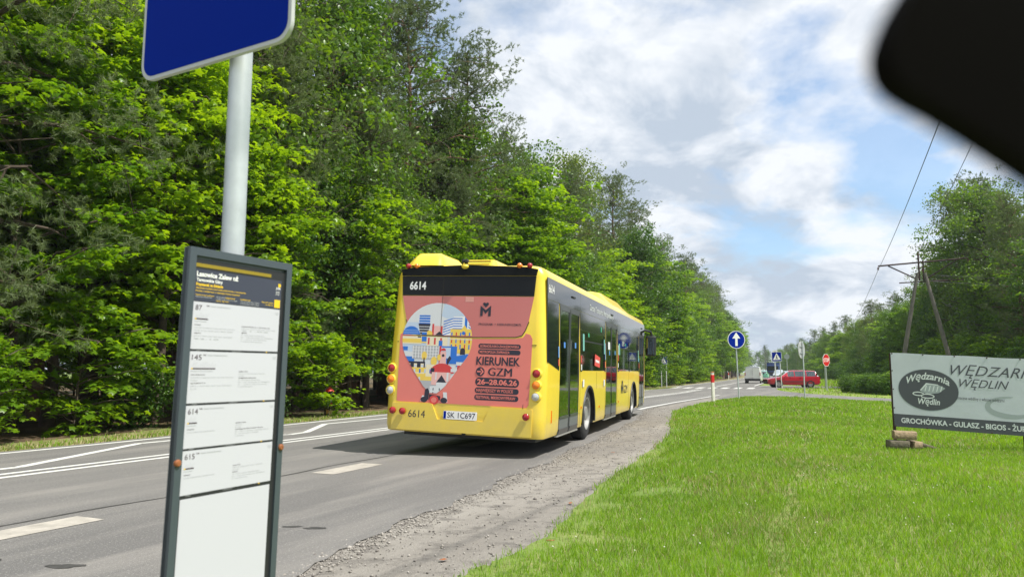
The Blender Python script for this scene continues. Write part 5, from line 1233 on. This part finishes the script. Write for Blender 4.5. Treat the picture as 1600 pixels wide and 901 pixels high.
def sheet(num, zt, zb, L1, L2, span):
    z = zt
    pt(num, .030, z-.0205, .0125, .0095*len(num), TTD, .0); pt('TAM', .062, z-.0100, .003, .009, TTD); pt('Kierunek / Tarnowskie Góry Dworzec', .076, z-.0100, .0030, .062, TTG)
    # route diagram: names slanting above a dark bar with an amber start
    q = span
    sh_.prism([(.030, z-.0435), (.030+q, z-.0435), (.030+q, z-.0405), (.030, z-.0405)], -.0009, -.0006, TTD, bf); sh_.prism([(.030, z-.0435), (.034, z-.0435), (.034, z-.0405), (.030, z-.0405)], -.0006, -.0004, TTY, bf)
    rr = random.Random(int(num))
    for k in range(int(q/.0042)):
        u0 = .031+k*.0042; l_ = rr.uniform(.006, .016)
        sh_.poly([bf(u0, z-.0395, -.0005), bf(u0+.0006, z-.0395, -.0005), bf(u0+.0006+l_*.55, z-.0395+l_, -.0005), bf(u0+l_*.55, z-.0395+l_, -.0005)], TTG)
    pt('kursuje w dni powszednie', .030, z-.049, .0022, q*.9, TTG)
    zz = z-.058
    for i, w in enumerate(L1):
        if zz < zb+.006: break
        pt(['DNI ROBOCZE', '5.12 6.25 7.31 8.40 9.47 10.52 11.58 13.03 14.10 15.21', '16.28 17.36 18.44 19.51 20.57 22.04', 'SOBOTY', '6.03 8.11 10.19 12.27 14.33 16.41 18.49 20.55', '22.10'][i % 6], .031, zz, .0024, w, TTD if i in (0, 3) else TTG, .008); zz -= .0068
    zz = z-.055 if zt > 1.3 else z-.050
    for i, w in enumerate(L2):
        if zz < zb+.005: break
        pt(['NIEDZIELE I ŚWIĘTA', '7.05 9.15 11.25 13.35 15.45 17.55 19.40', '21.02', 'OBJAŚNIENIA', 'A - kurs przez Osadę Jana', 'N - nie kursuje w Wigilię', 'S - kurs skrócony', 'X - przystanek na żądanie wszystkie kursy'][i % 8], .178, zz, .0022, w, TTD if i in (0, 3) else TTG, .008); zz -= .0055
    pt('rozkład ważny', .293, z-.0110, .0022, .013, TTG); pt('od czerwca', .294, z-.0150, .0022, .012, TTG)
    if num != '87': pass
    pt('infolinia', .04, zb-.0008, .0018, .014, TTG); pt('rozkłady jazdy', .15, zb-.0008, .0018, .030, TTG); sh_.prism([(.268, zb-.0005), (.2715, zb-.0005), (.2715, zb+.003), (.268, zb+.003)], -.0006, -.0004, TTY, bf)
sheet('87', 1.397, 1.277, [.018, .125, .118, .02, .118, .075], [.10, .118, .095, .02, .08, .112, .09, .075], .040)
sheet('145', 1.275, 1.147, [.04, .13, .02, .045, .125, .018], [.03, .09, .018, .06, .075, .11, .10, .05], .072)
sheet('614', 1.144, 1.040, [.02, .082], [.035, .022, .018, .095, .115, .08, .03], .028)
sheet('615', 1.037, .931, [.018, .09], [.025, .10, .02, .018, .09, .11, .05], .028)
sh_.build('timetable_sheets', tt, smooth=0)
gl_ = MB(); 
# the blue stop sign above
vb = Vector((-.875, .485, 0)).normalized(); nb = Vector((-vb.y, vb.x, 0))*1.0
if nb.dot(Vector((0, -1, 0))) < 0: nb = -nb
KS = .94
ss = empty('bus_stop_sign', (-.57*KS, 1.92*KS, 0), (0, 0, 0), 'large blue bus stop sign with pale rim at the top of the pole', 'road sign')
def sf(u, z, h=0.0): p = vb*u*KS+nb*h; return (p.x, p.y, CAM_H+(z-CAM_H)*KS)
b = MB(); b.prism(rrect(.035, 2.132, .685, 2.90, .055, 7), .0, .012, mat('sign_rim_grey', (.50, .51, .52), .45), sf); rim_ = b.build('sign_rim', ss, smooth=30)
md = rim_.modifiers.new('bevel', 'BEVEL'); md.width = .004; md.segments = 2; md.limit_method = 'ANGLE'
b = MB(); b.poly([sf(u, z, .0128) for u, z in rrect(.047, 2.144, .673, 2.888, .046, 7)], SIGNB)
b.poly([sf(u, z, .0138) for u, z in rrect(.13, 2.50, .59, 2.80, .02, 4)], SIGNW); b.poly([sf(u, z, .0148) for u, z in rrect(.19, 2.58, .53, 2.73, .02, 4)], INK); b.build('sign_face', ss, smooth=0)
b = MB(); b.prism([(.14, 2.30), (.56, 2.30), (.56, 2.33), (.14, 2.33)], -.018, -.001, GALV, sf); b.build('bracket', ss, smooth=0)

# ------------------------------------------------------------------ billboard, blocks
O_ = Vector((6.22, 12.14, 0)); UD = Vector((.94, -.335, -.060)); UD = UD/math.hypot(UD.x, UD.y); ND = Vector((UD.y, -UD.x, 0)).normalized()
if ND.y > 0: ND = -ND
bb = empty('billboard', tuple(O_), (0, 0, 0), 'pale vinyl billboard for a smokehouse standing on rusty posts', 'billboard')
def bbf(u, w, h=0.0): p = UD*u+ND*h; return (p.x+0, p.y, .352+w+UD.z*u+.004*math.sin(u*7)*(w > 1.0))
BL, BH = 3.6, 1.19
b = MB(); nU = 30
for i in range(nU):
    a_, c_ = BL*i/nU, BL*(i+1)/nU; b.prism([(a_, 0), (c_, 0), (c_, BH), (a_, BH)], .0, .004, BANNER, bbf)
b.poly([bbf(u, w, .0055) for u, w in [(0, 0), (BL, 0), (BL, .205), (0, .205)]], BANG)
el = [(.515+.425*math.cos(2*PI*k/48), .62+.325*math.sin(2*PI*k/48)) for k in range(48)]; b.poly([bbf(u, w, .006) for u, w in el], BANG)
el = [(.515+.432*math.cos(2*PI*k/48), .62+.332*math.sin(2*PI*k/48)) for k in range(48)]; b.poly([bbf(u, w, .0052) for u, w in el], BGREY)
# grey smoke curls
def ring_arc(cx_, cy_, rx, ry, a0, a1, t, m, off, n_=26):
    for k in range(n_):
        A, B = math.radians(a0+(a1-a0)*k/n_), math.radians(a0+(a1-a0)*(k+1)/n_); ta = t*math.sin(PI*k/n_)+.01; tb2 = t*math.sin(PI*(k+1)/n_)+.01
        b.poly([bbf(cx_+(rx-ta)*math.cos(A), cy_+(ry-ta)*math.sin(A), off), bbf(cx_+rx*math.cos(A), cy_+ry*math.sin(A), off), bbf(cx_+rx*math.cos(B), cy_+ry*math.sin(B), off), bbf(cx_+(rx-tb2)*math.cos(B), cy_+(ry-tb2)*math.sin(B), off)], m)
ring_arc(1.62, .42, .33, .17, 80, 360, .07, BGREY, .0053); ring_arc(2.15, .55, .30, .32, 100, 330, .10, BGREY, .0053); ring_arc(2.7, .7, .4, .3, 60, 300, .10, BGREY, .0053)
wt = lambda s_, u, w, cap, wd, m, **k: put_text(b, s_, m, bbf, u, w, cap, wd, .0075, **k)
wt('WĘDZARNIA', .85, .885, .155, 1.32, BANG, shear=.42); wt('WĘDLIN', .96, .70, .125, .68, BANG, shear=.42)
wt('Smaczne wędliny z własnej wędzarni', .90, .50, .050, .66, BANG, shear=.2)
wt('GROCHÓWKA - GULASZ - BIGOS - ŻUREK', .10, .070, .076, 1.84, BTXT, bold=.03)
wt('Wędzarnia', .21, .70, .105, .61, BTXT, shear=.25, arc=.09, bold=.02); wt('Wędlin', .36, .39, .09, .31, BTXT, shear=.25, bold=.02)
for (cx_, cy_, rx, ry) in ((.37, .55, .085, .035), (.50, .52, .10, .04)):
    for k in range(20):
        A, B = 2*PI*k/20, 2*PI*(k+1)/20; b.poly([bbf(cx_+rx*math.cos(A), cy_+ry*math.sin(A), .0078), bbf(cx_+rx*math.cos(B), cy_+ry*math.sin(B), .0078), bbf(cx_+(rx-.018)*math.cos(B), cy_+(ry-.016)*math.sin(B), .0078), bbf(cx_+(rx-.018)*math.cos(A), cy_+(ry-.016)*math.sin(A), .0078)], BTXT)
b.poly([bbf(u, w, .0076) for u, w in [(.40, .60), (.50, .55), (.66, .58), (.76, .66), (.66, .71), (.50, .72)]], BGREY)
for k in range(5): b.poly([bbf(.46+k*.055, .60, .0084), bbf(.475+k*.055, .60, .0084), bbf(.50+k*.055, .69, .0084), bbf(.485+k*.055, .69, .0084)], BTXT)
b.poly([bbf(u, w, .0080) for u, w in [(.41, .60), (.50, .71), (.66, .70), (.655, .715), (.49, .73), (.395, .61)]], BTXT)
b.build('banner', bb, smooth=0)
b = MB()
for u in np.arange(.02, BL, .447):
    for w in (BH-.012, .012):
        p = bbf(u, w, .006); b.ball(p, .011, RUSTS, 5)
for w in (.3, .6, .9): b.ball(bbf(.012, w, .006), .010, RUSTS, 5)
b.build('banner_screws', bb)
for u in (.0, 1.8, 3.58):
    b = MB(); p = bbf(u, 0, -.022); b.box((p[0], p[1], (1.52+UD.z*u)/2), (.035, .035, 1.52+UD.z*u+.02), RUSTS); b.build('post', bb, smooth=0)
for w in (.04, BH-.04): b = MB(); b.tube([bbf(0, w, -.02), bbf(BL, w, -.02)], .014, RUSTS, 4); b.build('rail', bb, smooth=0)
def block(name, c, d, rz, m, label, rx=0.0, ry=0.0):
    b = MB(); b.rbox((0, 0, 0), d, .018, m, n=2, ax=0); o = b.build(name, None, smooth=30); o.location = c; o.rotation_euler = (rx, ry, rz)
    for v in o.data.vertices: v.co += Vector([random.uniform(-.006, .006) for _ in range(3)])
    o['label'] = label; o['category'] = 'block'; o['group'] = 'blocks at the foot of the billboard'
block('stone_block', (6.22, 11.86, .235), (.33, .17, .125), -.25, BRK, 'sandy block lying on top of the small pile under the billboard', ry=.04)
block('stone_block', (6.12, 11.88, .085), (.30, .20, .14), -.15, BRKD, 'dark mossy block, lower left of the pile under the billboard')
block('stone_block', (6.38, 11.86, .08), (.15, .19, .12), .1, BRK, 'small pale block, lower right of the pile under the billboard')
block('broken_slab', (6.58, 12.05, .075), (.42, .16, .06), -.35, BRKD, 'broken dark slab leaning down to the right of the block pile', ry=.30)

# ------------------------------------------------------------------ power pole and lines
pp = empty('power_pole', (26.9, 48, 0), (0, 0, -.43), 'A-shaped concrete power pole behind the billboard', 'power pole')
for x0, x1 in ((-1.75, -.20), (1.75, .22)):
    b = MB(); b.tube([(x0, 0, -.3), ((x0+x1)/2, 0, 3.8), (x1, 0, 7.7)], [.16, .135, .10], CONC, 10); b.build('leg', pp)
b = MB(); b.tube([(-2.5, 0, 8.30), (2.7, 0, 8.52)], .055, RUSTS, 5); b.tube([(-1.9, 0, 8.28), (-.25, 0, 7.3)], .045, RUSTS, 5); b.tube([(2.1, 0, 8.46), (.3, 0, 7.3)], .045, RUSTS, 5); b.tube([(-1.3, 0, 7.1), (2.4, 0, 7.15)], .04, RUSTS, 5)
b.tube([(-.1, 0, 7.2), (-.1, 0, 8.95)], .06, RUSTS, 6); b.tube([(.15, 0, 7.2), (.15, 0, 8.5)], .05, RUSTS, 6); b.build('crossarm', pp)
for x, z in ((-2.5, 8.15), (2.7, 8.40), (-.1, 8.95), (.1, 7.9)):
    b = MB(); b.lathe([(.02, -.12), (.07, -.09), (.03, -.05), (.08, -.01), (.03, .03), (.06, .07), (.0005, .09)], mat('insulator_brown', (.10, .035, .02), .3), Matrix.Translation((x, 0, z)), 10); b.build('insulator', pp)
WIRE = mat('wire_metal', (.10, .10, .105), .5, metal=.5)
def wire(a, c, sag, r, label, n_=30):
    a, c = Vector(a), Vector(c); P = []
    for k in range(n_+1): t = k/n_; p = a.lerp(c, t); p.z -= sag*4*t*(1-t); P.append(tuple(p))
    o = MB().tube(P, r, WIRE, 5).build('power_line', smooth=60); o['label'] = label; o['category'] = 'cable'; o['group'] = 'overhead power lines'
ca, sa = math.cos(-.43), math.sin(-.43)
def ppw(x, z): return (26.9+x*ca, 48+x*sa, z)
wire(ppw(-2.5, 8.05), (1.6, -4, 9.4), .55, .013, 'thin power line rising from the left end of the crossarm over the road')
wire(ppw(-2.5, 8.05), (61, 135, 8.6), .8, .014, 'thin power line running away from the left crossarm end to the far trees')
wire(ppw(-.1, 9.0), (9.0, 8, 11.3), .3, .013, 'thin power line slanting up at the far right above the birch tops')
wire(ppw(.1, 7.6), (44, 40, 7.0), .5, .016, 'upper of two pale lines leading right from the pole')
wire(ppw(.1, 7.2), (44, 39, 6.3), .5, .016, 'lower of two pale lines leading right from the pole')

# ------------------------------------------------------------------ small things at the wood edge
x, y = tp(16.85, -13.3)
s_ = empty('wayside_figure', (x, y, 0), (0, 0, -.3), 'small figure-like post with red cap in front of a trunk, left of the bus', 'ornament', scale=.72)
PG = mat('pale_stake', (.34, .36, .30), .8); b = MB(); b.tube([(-.05, 0, 0), (-.05, 0, .95)], .018, PG, 6); b.tube([(.06, 0, 0), (.06, 0, .95)], .018, PG, 6); b.build('stake', s_)
CAPR = mat('cap_red', (.60, .03, .02), .5); b = MB(); b.lathe([(.0005, 1.13), (.05, 1.11), (.13, 1.02), (.18, .95), (.0005, .96)], CAPR, None, 14); b.build('cap', s_)
b = MB(); b.ball((.10, -.03, .45), .06, CAPR, 7, (1, .8, 1.2)); b.build('red_tag', s_); b = MB(); b.ball((-.06, -.04, .18), .07, mat('ochre_wood', (.50, .26, .08), .8), 7, (.8, .8, 1.4)); b.rbox((.08, 0, .12), (.13, .12, .22), .03, mat('pale_wood', (.62, .45, .22), .8)); b.build('foot', s_)
# dark rounded flap close to the lens, top right
FL = [(1374,92),(1380,118),(1396,142),(1425,162),(1465,183),(1510,210),(1560,242),(1620,282),(1700,335),(1790,395),(1860,380),(1880,250),(1860,60),(1820,-120),(1700,-190),(1560,-170),(1460,-80),(1418,-22),(1398,12),(1384,44),(1376,68)]
fo = empty('rubber_flap', (.0, .0, CAM_H), (0, 0, 0), 'black rounded flap, out of focus at the top right corner', 'flap')
Df = .105; cp_, sp2 = math.cos(PITCH), math.sin(PITCH)
def flf(px, py, h):
    px += 16; py -= 8
    d = Df+h; xx = (px-800)/FPX*Df; yy = -(py-450.5)/FPX*Df
    return (xx, d*cp_-yy*sp2, d*sp2+yy*cp_)
b = MB(); b.prism(FL, 0, .007, mat('flap_black', (.003, .0025, .002), .85, spec=.05), flf); o = b.build('cover', fo, smooth=0)
md = o.modifiers.new('bevel', 'BEVEL'); md.width = .002; md.segments = 3; md.limit_method = 'ANGLE'

# thin summer air over the whole place
hb = MB(); hb.bbox((-2560, -2540, -3), (2600, 2620, 36), YEL); hz = hb.build('haze', smooth=0, kind='stuff'); hz['label'] = 'thin summer haze over the road and woods'; hz['category'] = 'haze'
hm = bpy.data.materials.new('haze_air'); hm.use_nodes = True; nt = hm.node_tree
for n_ in list(nt.nodes):
    if n_.type != 'OUTPUT_MATERIAL': nt.nodes.remove(n_)
pv = nt.nodes.new('ShaderNodeVolumePrincipled'); pv.inputs['Color'].default_value = (.80, .88, 1, 1); pv.inputs['Density'].default_value = .00032; pv.inputs['Anisotropy'].default_value = .2
nt.links.new(pv.outputs[0], nt.nodes['Material Output'].inputs['Volume'])
hz.data.materials.clear(); hz.data.materials.append(hm)
